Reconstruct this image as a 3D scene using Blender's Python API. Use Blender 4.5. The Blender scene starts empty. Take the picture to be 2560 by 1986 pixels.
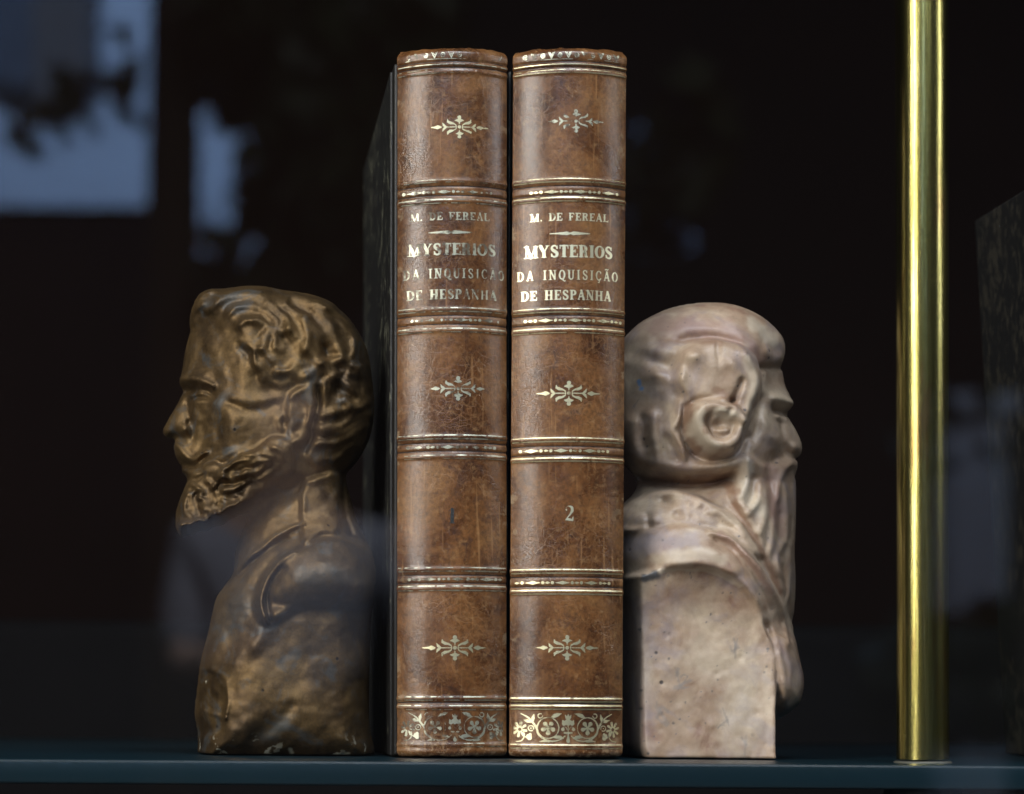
import bpy, math, random
import numpy as np
from mathutils import Matrix, Vector

# ------------------------------------------------------------------ camera
F_PX = 6014.0            # focal length in photo pixels (photo is 2560 x 1986)
D0 = 0.75                # camera to the plane of the book spines (y = 0)
VPX, VPY = 553.0, 1740.0 # principal point (where the depth direction vanishes)
ROLL = math.radians(0.4)
CAMZ = 0.019             # eye height over the shelf top (z = 0)
S0 = D0 / F_PX           # metres per photo pixel on the plane y = 0

sc = bpy.context.scene
COL = sc.collection
cam = bpy.data.cameras.new('camera')
camo = bpy.data.objects.new('camera', cam)
COL.objects.link(camo)
cam.sensor_width = 36.0
cam.lens = 36.0 * F_PX / 2560.0
cam.shift_x = (1280 - VPX) / 2560.0
cam.shift_y = (VPY - 993) / 2560.0
cam.clip_start = 0.02
cam.clip_end = 200
camo.matrix_world = Matrix.Translation((0, -D0, CAMZ)) @ Matrix.Rotation(math.pi / 2, 4, 'X') @ Matrix.Rotation(ROLL, 4, 'Z')
cam.dof.use_dof = True
cam.dof.focus_distance = D0 + 0.011
cam.dof.aperture_fstop = 9.5
sc.camera = camo

# ------------------------------------------------------------------ world + lamps
w = bpy.data.worlds.new('World'); sc.world = w; w.use_nodes = True
bg = w.node_tree.nodes['Background']
bg.inputs[0].default_value = (0.55, 0.72, 1.0, 1); bg.inputs[1].default_value = 0.02
sc.view_settings.view_transform = 'Standard'
sc.view_settings.look = 'None'
sc.view_settings.exposure = 0.0
sc.view_settings.gamma = 1.0
try: sc.view_settings.use_curve_mapping = False
except Exception: pass

def area_lamp(name, pos, target, sx, sy, watts, color):
    l = bpy.data.lights.new(name, 'AREA'); l.shape = 'RECTANGLE'; l.size = sx; l.size_y = sy
    l.energy = watts; l.color = color
    o = bpy.data.objects.new(name, l); COL.objects.link(o)
    o.location = pos
    d = Vector(target) - Vector(pos)
    o.rotation_euler = d.to_track_quat('-Z', 'Y').to_euler()
    return o
CEN = (0.10, 0.0, 0.10)
def sph(az, el, r):
    a, e = math.radians(az), math.radians(el)
    return (CEN[0] + r * math.sin(a) * math.cos(e), CEN[1] - r * math.cos(a) * math.cos(e), CEN[2] + r * math.sin(e))
area_lamp('sky_gap_lamp', sph(-48, 25, 2.2), CEN, 0.80, 2.0, 57, (1.0, 0.965, 0.90))
area_lamp('street_fill_lamp', sph(70, 26, 2.2), CEN, 0.6, 1.3, 17, (0.90, 0.94, 1.0))
area_lamp('sky_top_lamp', sph(-6, 37, 2.2), CEN, 2.4, 1.1, 25, (0.84, 0.92, 1.0))
# sky light falling on the house across the street
area_lamp('street_sky_lamp', (0.9, -9.0, 4.5), (0.9, -12.4, 2.0), 8.5, 3.0, 1200, (0.34, 0.56, 1.0))

# sky light on the far pavement in front of the shop
area_lamp('pavement_sky_lamp', (0.6, -1.6, 3.4), (0.4, -5.2, 0.2), 1.6, 1.0, 330, (0.86, 0.91, 1.0))

# ------------------------------------------------------------------ helpers
def tag(o, label=None, cat=None, group=None, kind=None):
    if label: o['label'] = label
    if cat: o['category'] = cat
    if group: o['group'] = group
    if kind: o['kind'] = kind
    return o
def empty(name, loc=(0, 0, 0)):
    o = bpy.data.objects.new(name, None); COL.objects.link(o); o.location = loc
    o.empty_display_size = 0.02
    return o
def mesh_obj(name, verts, faces, mat=None, parent=None, smooth=False):
    me = bpy.data.meshes.new(name)
    if isinstance(verts, np.ndarray) and isinstance(faces, np.ndarray):
        n, k = faces.shape
        me.vertices.add(len(verts)); me.vertices.foreach_set('co', np.ascontiguousarray(verts, np.float32).ravel())
        me.loops.add(n * k); me.loops.foreach_set('vertex_index', np.ascontiguousarray(faces, np.int32).ravel())
        me.polygons.add(n)
        me.polygons.foreach_set('loop_start', np.arange(0, n * k, k, dtype=np.int32))
        me.update(calc_edges=True)
    else:
        me.from_pydata([tuple(v) for v in verts], [], [tuple(f) for f in faces])
    me.validate()
    if smooth:
        me.polygons.foreach_set('use_smooth', np.ones(len(me.polygons), dtype=bool))
    me.update()
    o = bpy.data.objects.new(name, me); COL.objects.link(o)
    if mat: me.materials.append(mat)
    if parent: o.parent = parent
    return o
def bevel(o, width, seg=3):
    m = o.modifiers.new('bevel', 'BEVEL'); m.width = width; m.segments = seg; m.limit_method = 'ANGLE'
    o.data.polygons.foreach_set('use_smooth', np.ones(len(o.data.polygons), dtype=bool))
    return o
def box(name, x0, x1, y0, y1, z0, z1, mat, parent=None, bev=0):
    v = [(x, y, z) for x in (x0, x1) for y in (y0, y1) for z in (z0, z1)]
    f = [(0, 1, 3, 2), (4, 6, 7, 5), (0, 4, 5, 1), (2, 3, 7, 6), (0, 2, 6, 4), (1, 5, 7, 3)]
    o = mesh_obj(name, v, f, mat, parent)
    if bev: bevel(o, bev)
    return o
def lathe(name, prof, mat, parent=None, n=48, center=(0, 0)):
    v, f = [], []
    for r, z in prof:
        for i in range(n):
            a = 2 * math.pi * i / n
            v.append((center[0] + r * math.cos(a), center[1] + r * math.sin(a), z))
    for j in range(len(prof) - 1):
        for i in range(n):
            f.append((j * n + i, j * n + (i + 1) % n, (j + 1) * n + (i + 1) % n, (j + 1) * n + i))
    k = len(v); v += v[:n]; f.append(tuple(reversed(range(k, k + n))))          # caps keep their own vertices
    k2 = len(v); v += v[(len(prof) - 1) * n:len(prof) * n]; f.append(tuple(range(k2, k2 + n)))
    return mesh_obj(name, v, f, mat, parent, smooth=True)

CR, SR = math.cos(ROLL), math.sin(ROLL)
def unproj(px, py, Y):
    """photo pixel -> world x, z on the plane y = Y"""
    a = np.asarray(px, float) - VPX; b = np.asarray(py, float) - VPY
    a2 = a * CR + b * SR; b2 = -a * SR + b * CR
    D = D0 + Y
    return a2 / F_PX * D, CAMZ - b2 / F_PX * D

# ---- value noise
def vnoise(x, y, seed=0):
    xi = np.floor(x).astype(np.int64); yi = np.floor(y).astype(np.int64)
    fx = x - xi; fy = y - yi
    fx = fx * fx * (3 - 2 * fx); fy = fy * fy * (3 - 2 * fy)
    def h(a, b):
        n = (a * 374761393 + b * 668265263 + seed * 974711) & 0x7fffffff
        n = ((n ^ (n >> 13)) * 1274126177) & 0x7fffffff
        return ((n ^ (n >> 16)) & 0xffff) / 65535.0
    return (h(xi, yi) * (1 - fx) + h(xi + 1, yi) * fx) * (1 - fy) + (h(xi, yi + 1) * (1 - fx) + h(xi + 1, yi + 1) * fx) * fy
def fbm(x, y, seed=0, o=3):
    s = 0; a = 0.5
    for k in range(o):
        s = s + a * vnoise(x * 2 ** k, y * 2 ** k, seed + k * 17); a *= 0.5
    return s / (1 - 0.5 ** o)

# ---- 2-D distances
def seg_dist(X, Y, pts, rad):
    """distance to a tapered polyline minus its radius; also the arc parameter"""
    pts = [tuple(p) for p in pts]
    if np.isscalar(rad): rad = [rad] * len(pts)
    if len(rad) != len(pts): rad = np.interp(np.linspace(0, 1, len(pts)), np.linspace(0, 1, len(rad)), rad)
    best = np.full(X.shape, 1e9, np.float32)
    if len(pts) == 1:
        return np.hypot(X - pts[0][0], Y - pts[0][1]) - rad[0]
    for (x0, y0), (x1, y1), r0, r1 in zip(pts[:-1], pts[1:], rad[:-1], rad[1:]):
        dx, dy = x1 - x0, y1 - y0
        L = dx * dx + dy * dy + 1e-12
        t = np.clip(((X - x0) * dx + (Y - y0) * dy) / L, 0, 1)
        d = np.hypot(X - x0 - t * dx, Y - y0 - t * dy) - (r0 + (r1 - r0) * t)
        best = np.minimum(best, d)
    return best
def poly_sd(X, Y, poly):
    """signed distance to polygon, positive inside"""
    d = np.full(X.shape, 1e9); ins = np.zeros(X.shape, bool)
    n = len(poly)
    for i in range(n):
        x0, y0 = poly[i]; x1, y1 = poly[(i + 1) % n]
        dx, dy = x1 - x0, y1 - y0
        L = dx * dx + dy * dy + 1e-12
        t = np.clip(((X - x0) * dx + (Y - y0) * dy) / L, 0, 1)
        d = np.minimum(d, (X - x0 - t * dx) ** 2 + (Y - y0 - t * dy) ** 2)
        c = ((y0 > Y) != (y1 > Y))
        xc = x0 + (Y - y0) * dx / (dy if abs(dy) > 1e-12 else 1e-12)
        ins ^= c & (X < xc)
    d = np.sqrt(d)
    return np.where(ins, d, -d)
def spline(pts, n=6):
    """Catmull-Rom through the points"""
    p = [np.array(q, float) for q in pts]
    if len(p) < 3: return [tuple(q) for q in p]
    p = [2 * p[0] - p[1]] + p + [2 * p[-1] - p[-2]]
    out = []
    for i in range(1, len(p) - 2):
        for k in range(n):
            t = k / n
            out.append(tuple(0.5 * ((2 * p[i]) + (-p[i - 1] + p[i + 1]) * t + (2 * p[i - 1] - 5 * p[i] + 4 * p[i + 1] - p[i + 2]) * t * t
                                    + (-p[i - 1] + 3 * p[i] - 3 * p[i + 1] + p[i + 2]) * t ** 3)))
    out.append(tuple(p[-2]))
    return out
def cspline(pts, n=5):
    p = [np.array(q, float) for q in pts]; m = len(p); out = []
    for i in range(m):
        a, b, c, d = p[i - 1], p[i], p[(i + 1) % m], p[(i + 2) % m]
        for k in range(n):
            t = k / n
            out.append(tuple(0.5 * (2 * b + (c - a) * t + (2 * a - 5 * b + 4 * c - d) * t * t + (3 * b - a - 3 * c + d) * t ** 3)))
    return out
def sstep(x, a, b):
    t = np.clip((x - a) / (b - a), 0, 1)
    return t * t * (3 - 2 * t)

# ------------------------------------------------------------------ materials
class NT:
    def __init__(self, name):
        self.m = bpy.data.materials.new(name); self.m.use_nodes = True
        self.t = self.m.node_tree; self.n = self.t.nodes
        self.b = self.n['Principled BSDF']
    def node(self, typ, **kw):
        n = self.n.new(typ)
        for k, v in kw.items():
            if k.startswith('i_'):
                k2 = k[2:].replace('_', ' ')
                n.inputs[k2].default_value = v
            else: setattr(n, k, v)
        return n
    def link(self, a, b): self.t.links.new(a, b)
    def coord(self, scale=(1, 1, 1), kind='Object'):
        tc = self.node('ShaderNodeTexCoord'); mp = self.node('ShaderNodeMapping')
        mp.inputs['Scale'].default_value = scale
        self.link(tc.outputs[kind], mp.inputs[0]); return mp.outputs[0]
    def noise(self, vec, scale, detail=4, rough=0.55, dist=0.0):
        n = self.node('ShaderNodeTexNoise'); n.inputs['Scale'].default_value = scale
        n.inputs['Detail'].default_value = detail; n.inputs['Roughness'].default_value = rough
        n.inputs['Distortion'].default_value = dist
        self.link(vec, n.inputs['Vector']); return n.outputs['Fac']
    def ramp(self, fac, stops, interp='LINEAR'):
        r = self.node('ShaderNodeValToRGB'); r.color_ramp.interpolation = interp
        els = r.color_ramp.elements
        while len(els) < len(stops): els.new(0.5)
        for e, (p, c) in zip(els, stops):
            e.position = p; e.color = c if len(c) == 4 else (*c, 1)
        self.link(fac, r.inputs[0]); return r.outputs[0]
    def mix(self, fac, a, b, mode='MIX'):
        x = self.node('ShaderNodeMix', data_type='RGBA', blend_type=mode)
        for s, v in ((x.inputs[0], fac), (x.inputs[6], a), (x.inputs[7], b)):
            if hasattr(v, 'is_linked'): self.link(v, s)
            elif isinstance(v, (int, float)): s.default_value = v
            else: s.default_value = (*v, 1) if len(v) == 3 else v
        return x.outputs[2]
    def math(self, op, a, b=0.0, clamp=False):
        x = self.node('ShaderNodeMath', operation=op, use_clamp=clamp)
        for s, v in ((x.inputs[0], a), (x.inputs[1], b)):
            if hasattr(v, 'is_linked'): self.link(v, s)
            else: s.default_value = v
        return x.outputs[0]
    def bump(self, h, strength=0.3, dist=0.0005, prev=None):
        b = self.node('ShaderNodeBump'); b.inputs['Strength'].default_value = strength
        b.inputs['Distance'].default_value = dist
        self.link(h, b.inputs['Height'])
        if prev: self.link(prev, b.inputs['Normal'])
        return b.outputs[0]
    def set(self, **kw):
        for k, v in kw.items():
            k = k.replace('_', ' ')
            s = self.b.inputs[k]
            if hasattr(v, 'is_linked'): self.link(v, s)
            elif isinstance(v, tuple) and len(v) == 3: s.default_value = (*v, 1)
            else: s.default_value = v
        return self
BW = ((0.0, (0, 0, 0)), (1.0, (1, 1, 1)))

def mat_leather(seed):
    t = NT('brown_leather')
    tc = t.node('ShaderNodeTexCoord'); mp = t.node('ShaderNodeMapping')
    mp.inputs['Location'].default_value = (seed * 0.37, 0, seed * 0.61)
    t.link(tc.outputs['Object'], mp.inputs[0]); co = mp.outputs[0]
    big = t.noise(co, 55, 5, 0.6, 0.6)
    col = t.ramp(big, ((0.26, (0.050, 0.020, 0.010)), (0.42, (0.125, 0.048, 0.015)), (0.56, (0.205, 0.086, 0.026)), (0.72, (0.28, 0.135, 0.044))))
    # dark purple-brown blotches
    bl = t.ramp(t.noise(co, 120, 4, 0.6, 1.0), ((0.54, (0, 0, 0)), (0.70, (1, 1, 1))))
    col = t.mix(t.math('MULTIPLY', bl, 0.65), col, (0.055, 0.028, 0.022))
    # fine grain
    gr = t.noise(co, 900, 3, 0.6)
    col = t.mix(0.8, col, t.ramp(gr, ((0.3, (0.35, 0.35, 0.35)), (0.7, (1.0, 1.0, 1.0)))), 'MULTIPLY')
    sp = t.ramp(t.noise(co, 420, 3, 0.7), ((0.55, (0, 0, 0)), (0.72, (1, 1, 1))))
    col = t.mix(t.math('MULTIPLY', sp, 0.5), col, (0.30, 0.17, 0.075))
    # crackle, lighter tan fissures
    wn = t.node('ShaderNodeTexNoise'); wn.inputs['Scale'].default_value = 150; wn.inputs['Detail'].default_value = 4
    t.link(co, wn.inputs['Vector'])
    vm = t.node('ShaderNodeVectorMath', operation='MULTIPLY_ADD')
    t.link(wn.outputs['Color'], vm.inputs[0]); vm.inputs[1].default_value = (0.008,) * 3; t.link(co, vm.inputs[2])
    cracks = []
    for sc_, wd in ((260, 0.045), (620, 0.08)):
        v = t.node('ShaderNodeTexVoronoi', feature='DISTANCE_TO_EDGE'); v.inputs['Scale'].default_value = sc_
        t.link(vm.outputs[0], v.inputs['Vector'])
        cracks.append(t.ramp(v.outputs['Distance'], ((0.0, (1, 1, 1)), (wd, (0, 0, 0)))))
    ck = t.math('MAXIMUM', cracks[0], t.math('MULTIPLY', cracks[1], 0.6))
    region = t.ramp(t.noise(co, 38, 3, 0.5, 0.3), ((0.38, (0.06, 0.06, 0.06)), (0.62, (1, 1, 1))))
    ckm = t.math('MULTIPLY', ck, region)
    col = t.mix(t.math('MULTIPLY', ckm, 0.40), col, (0.36, 0.19, 0.08))
    # vertical scratches
    sm = t.node('ShaderNodeMapping'); sm.inputs['Scale'].default_value = (1, 1, 0.06); t.link(co, sm.inputs[0])
    scr = t.ramp(t.noise(sm.outputs[0], 700, 2, 0.5), ((0.64, (0, 0, 0)), (0.72, (1, 1, 1))))
    col = t.mix(t.math('MULTIPLY', scr, 0.35), col, (0.42, 0.22, 0.09))
    # scuffed foot and head of the spine
    sx = t.node('ShaderNodeSeparateXYZ'); t.link(tc.outputs['Object'], sx.inputs[0])
    foot = t.ramp(sx.outputs['Z'], ((0.0, (1, 1, 1)), (0.009, (0, 0, 0))))
    fn = t.ramp(t.noise(co, 520, 4, 0.7), ((0.50, (0, 0, 0)), (0.58, (1, 1, 1))))
    col = t.mix(t.math('MULTIPLY', t.math('MULTIPLY', foot, fn), 0.8), col, (0.42, 0.28, 0.16))
    ax = t.math('ABSOLUTE', sx.outputs['X'])
    edge = t.ramp(ax, ((0.0148 / 0.02 * 0.02, (0, 0, 0)), (0.0174, (1, 1, 1))))
    en = t.ramp(t.noise(co, 190, 4, 0.65), ((0.60, (0, 0, 0)), (0.64, (1, 1, 1))))
    col = t.mix(t.math('MULTIPLY', t.math('MULTIPLY', edge, en), 0.75), col, (0.40, 0.30, 0.18))
    rough = t.ramp(big, ((0.3, (0.23, 0.23, 0.23)), (0.7, (0.35, 0.35, 0.35))))
    h = t.math('ADD', t.math('MULTIPLY', gr, 0.5), t.math('MULTIPLY', ckm, -0.5))
    t.set(Base_Color=col, Roughness=rough, Normal=t.bump(h, 0.5, 0.00012), Specular_IOR_Level=0.62)
    return t.m

def mat_gilt(name, base, dark, rough, worn):
    t = NT(name); co = t.coord()
    n = t.noise(co, 260, 4, 0.65)
    wear = t.ramp(n, ((worn - 0.06, (0, 0, 0)), (worn + 0.06, (1, 1, 1))))
    col = t.mix(wear, base, dark)
    met = t.math('SUBTRACT', 1.0, t.math('MULTIPLY', wear, 0.75))
    t.set(Base_Color=col, Metallic=met, Roughness=rough, Normal=t.bump(t.noise(co, 1200, 2), 0.35, 0.0001))
    return t.m

def mat_marbled(name, spec, thr):
    t = NT(name); co = t.coord((1, 0.35, 0.22))
    n = t.noise(co, 620, 5, 0.7, 0.4); n2 = t.noise(t.coord(), 30, 3)
    f = t.ramp(t.math('ADD', n, t.math('MULTIPLY', t.math('SUBTRACT', n2, 0.5), 0.35)), ((thr, (0, 0, 0)), (thr + 0.12, (1, 1, 1))))
    col = t.mix(f, (0.006, 0.006, 0.006), spec)
    t.set(Base_Color=col, Roughness=0.55, Normal=t.bump(n, 0.2, 0.0002))
    return t.m

def mat_plain(name, col, rough=0.6, metallic=0.0, nscale=None, var=0.25, spec=0.5, bump=0.0):
    t = NT(name)
    c = col
    if nscale:
        n = t.noise(t.coord(), nscale, 5, 0.6)
        c = t.mix(n, tuple(x * (1 - var) for x in col), tuple(min(1, x * (1 + var)) for x in col))
        if bump: t.set(Normal=t.bump(n, bump, 0.002))
    t.set(Base_Color=c, Roughness=rough, Metallic=metallic, Specular_IOR_Level=spec)
    return t.m

def mat_bronze():
    t = NT('patinated_bronze'); co = t.coord()
    n = t.noise(co, 60, 6, 0.62, 0.5)
    col = t.ramp(n, ((0.24, (0.042, 0.032, 0.024)), (0.42, (0.095, 0.060, 0.028)), (0.60, (0.165, 0.104, 0.043)), (0.80, (0.25, 0.165, 0.072))))
    n2 = t.noise(co, 95, 4, 0.6, 1.2)
    pat = t.ramp(n2, ((0.55, (0, 0, 0)), (0.68, (1, 1, 1))))
    col = t.mix(t.math('MULTIPLY', pat, 0.7), col, (0.055, 0.065, 0.070))
    grain = t.noise(co, 1300, 3, 0.6)
    col = t.mix(0.45, col, t.ramp(grain, ((0.3, (0.35, 0.35, 0.35)), (0.7, (1.15, 1.1, 1.0)))), 'MULTIPLY')
    pits = t.node('ShaderNodeTexVoronoi'); pits.inputs['Scale'].default_value = 160; t.link(co, pits.inputs['Vector'])
    pit = t.ramp(pits.outputs['Distance'], ((0.05, (1, 1, 1)), (0.11, (0, 0, 0))))
    pit = t.math('MULTIPLY', pit, t.ramp(t.noise(co, 70, 2), ((0.52, (0, 0, 0)), (0.60, (1, 1, 1)))))
    col = t.mix(pit, col, (0.012, 0.010, 0.009))
    # bare plaster chips along the foot
    sx = t.node('ShaderNodeSeparateXYZ'); tc = t.node('ShaderNodeTexCoord'); t.link(tc.outputs['Object'], sx.inputs[0])
    foot = t.ramp(sx.outputs['Z'], ((0.002, (1, 1, 1)), (0.006, (0, 0, 0))))
    ch = t.math('MULTIPLY', foot, t.ramp(t.noise(co, 170, 3, 0.6), ((0.60, (0, 0, 0)), (0.63, (1, 1, 1)))))
    col = t.mix(ch, col, (0.55, 0.52, 0.40))
    sa = t.node('ShaderNodeAttribute', attribute_name='stain')
    col = t.mix(sa.outputs['Alpha'], col, sa.outputs['Color'])
    ch = t.math('MAXIMUM', ch, sa.outputs['Alpha'])
    met = t.math('MULTIPLY', t.math('SUBTRACT', 1.0, ch), t.math('SUBTRACT', 0.74, t.math('MULTIPLY', pat, 0.36)))
    rough = t.ramp(n, ((0.3, (0.48, 0.48, 0.48)), (0.7, (0.58, 0.58, 0.58))))
    h = t.math('ADD', t.math('MULTIPLY', t.noise(co, 260, 4, 0.6), 1.0), t.math('MULTIPLY', pit, -0.6))
    t.set(Base_Color=col, Metallic=met, Roughness=rough, Normal=t.bump(h, 0.35, 0.0004))
    return t.m

def mat_plaster():
    t = NT('aged_painted_plaster'); co = t.coord()
    n = t.noise(co, 48, 5, 0.6, 0.8)
    col = t.ramp(n, ((0.30, (0.21, 0.105, 0.075)), (0.40, (0.33, 0.225, 0.150)), (0.55, (0.43, 0.325, 0.230)), (0.72, (0.57, 0.46, 0.325))))
    n2 = t.noise(co, 75, 4, 0.6, 0.6)
    col = t.mix(t.math('MULTIPLY', t.ramp(n2, ((0.50, (0, 0, 0)), (0.66, (1, 1, 1)))), 0.55), col, (0.27, 0.225, 0.235))
    n3 = t.noise(co, 240, 5, 0.7)
    col = t.mix(0.55, col, t.ramp(n3, ((0.3, (0.62, 0.60, 0.60)), (0.65, (1.05, 1.05, 1.05)))), 'MULTIPLY')
    pits = t.node('ShaderNodeTexVoronoi'); pits.inputs['Scale'].default_value = 145; pits.inputs['Randomness'].default_value = 1
    t.link(co, pits.inputs['Vector'])
    pit = t.ramp(pits.outputs['Distance'], ((0.06, (1, 1, 1)), (0.12, (0, 0, 0))))
    pit = t.math('MULTIPLY', pit, t.ramp(t.noise(co, 60, 2), ((0.54, (0, 0, 0)), (0.60, (1, 1, 1)))))
    col = t.mix(t.math('MULTIPLY', pit, 0.9), col, (0.05, 0.045, 0.045))
    sm = t.ramp(t.noise(co, 110, 5, 0.75, 1.5), ((0.63, (0, 0, 0)), (0.70, (1, 1, 1))))
    col = t.mix(t.math('MULTIPLY', sm, 0.45), col, (0.13, 0.115, 0.115))
    sa = t.node('ShaderNodeAttribute', attribute_name='stain')
    col = t.mix(sa.outputs['Alpha'], col, sa.outputs['Color'])
    h = t.math('ADD', t.noise(co, 320, 4, 0.6), t.math('MULTIPLY', pit, -1.0))
    t.set(Base_Color=col, Roughness=0.42, Normal=t.bump(h, 0.25, 0.0004), Specular_IOR_Level=0.5)
    return t.m

def mat_brass():
    t = NT('streaked_brass'); co = t.coord((1, 1, 0.02))
    n = t.noise(co, 1300, 5, 0.75)
    n2 = t.noise(t.coord((1, 1, 0.12)), 160, 4, 0.6)
    col = t.ramp(n, ((0.30, (0.13, 0.11, 0.03)), (0.5, (0.36, 0.32, 0.10)), (0.7, (0.70, 0.62, 0.27))))
    col = t.mix(t.math('MULTIPLY', t.ramp(n2, ((0.56, (0, 0, 0)), (0.70, (1, 1, 1)))), 0.6), col, (0.30, 0.14, 0.06))
    t.set(Base_Color=col, Metallic=1.0, Roughness=t.ramp(n, ((0.3, (0.28,) * 3), (0.7, (0.17,) * 3))), Normal=t.bump(n, 0.22, 0.0002))
    return t.m

def mat_window():
    t = NT('window_glass'); t.n.remove(t.b)
    out = t.n['Material Output']
    tr = t.node('ShaderNodeBsdfTransparent'); gl = t.node('ShaderNodeBsdfGlossy'); gl.inputs['Roughness'].default_value = 0.0
    fr = t.node('ShaderNodeFresnel'); fr.inputs['IOR'].default_value = 1.5
    mx = t.node('ShaderNodeMixShader')
    ge = t.node('ShaderNodeNewGeometry')            # both faces of the pane counted once, on the way in
    k = t.math('MULTIPLY', t.math('MULTIPLY', fr.outputs[0], 1.9), t.math('SUBTRACT', 1.0, ge.outputs['Backfacing']), True)
    t.link(k, mx.inputs[0]); t.link(tr.outputs[0], mx.inputs[1]); t.link(gl.outputs[0], mx.inputs[2])
    t.link(mx.outputs[0], out.inputs[0])
    return t.m

# ------------------------------------------------------------------ setting
M_DARK = mat_plain('dark_interior', (0.0060, 0.0028, 0.0020), 0.9, nscale=6, var=0.4, spec=0.1)
M_LEDGE = mat_plain('grey_ledge_cloth', (0.0052, 0.0048, 0.0052), 0.9, nscale=20, spec=0.1)
tag(box('back_wall', -0.9, 1.3, 0.62, 0.64, -0.6, 1.0, M_DARK), kind='structure')
tag(box('ceiling', -0.9, 1.3, -0.16, 0.64, 0.72, 0.74, M_DARK), kind='structure')
tag(box('side_wall', -0.92, -0.9, -0.16, 0.64, -0.6, 0.74, M_DARK), kind='structure')
tag(box('side_wall', 1.3, 1.32, -0.16, 0.64, -0.6, 0.74, M_DARK), kind='structure')
tag(box('floor', -0.9, 1.3, -0.16, 0.64, -0.62, -0.6, M_DARK), kind='structure')
zl = unproj(1500, 1560, 0.50)[1]
tag(box('ledge', -0.9, 1.3, 0.50, 0.618, -0.6, zl, M_LEDGE, bev=0.01), 'low grey covered ledge along the dark back of the display', 'ledge')
tag(mesh_obj('pavement', [(-30, -40, -1.05), (30, -40, -1.05), (30, -0.2, -1.05), (-30, -0.2, -1.05)], [(0, 1, 2, 3)],
             mat_plain('pavement_stone', (0.12, 0.115, 0.11), 0.85, nscale=3)), kind='structure')
tag(box('window_pane', -1.6, 2.0, -0.206, -0.200, -0.9, 1.2, mat_window()), 'clear shop window pane in front of the books with the street mirrored in it', 'window')

# glass shelf
tS = NT('teal_shelf_glass'); coS = tS.coord()
nS = tS.noise(coS, 6, 2)
tS.set(Base_Color=tS.mix(nS, (0.003, 0.011, 0.016), (0.0045, 0.017, 0.024)), Roughness=0.30, Specular_IOR_Level=0.4)
YF = -0.042
shelf = box('glass_shelf', -0.8, 1.2, YF, 0.30, -0.0072, 0.0, tS.m, bev=0.0008)
tag(shelf, 'thick glass shelf with a teal edge carrying the books, busts and rod', 'shelf')

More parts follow.
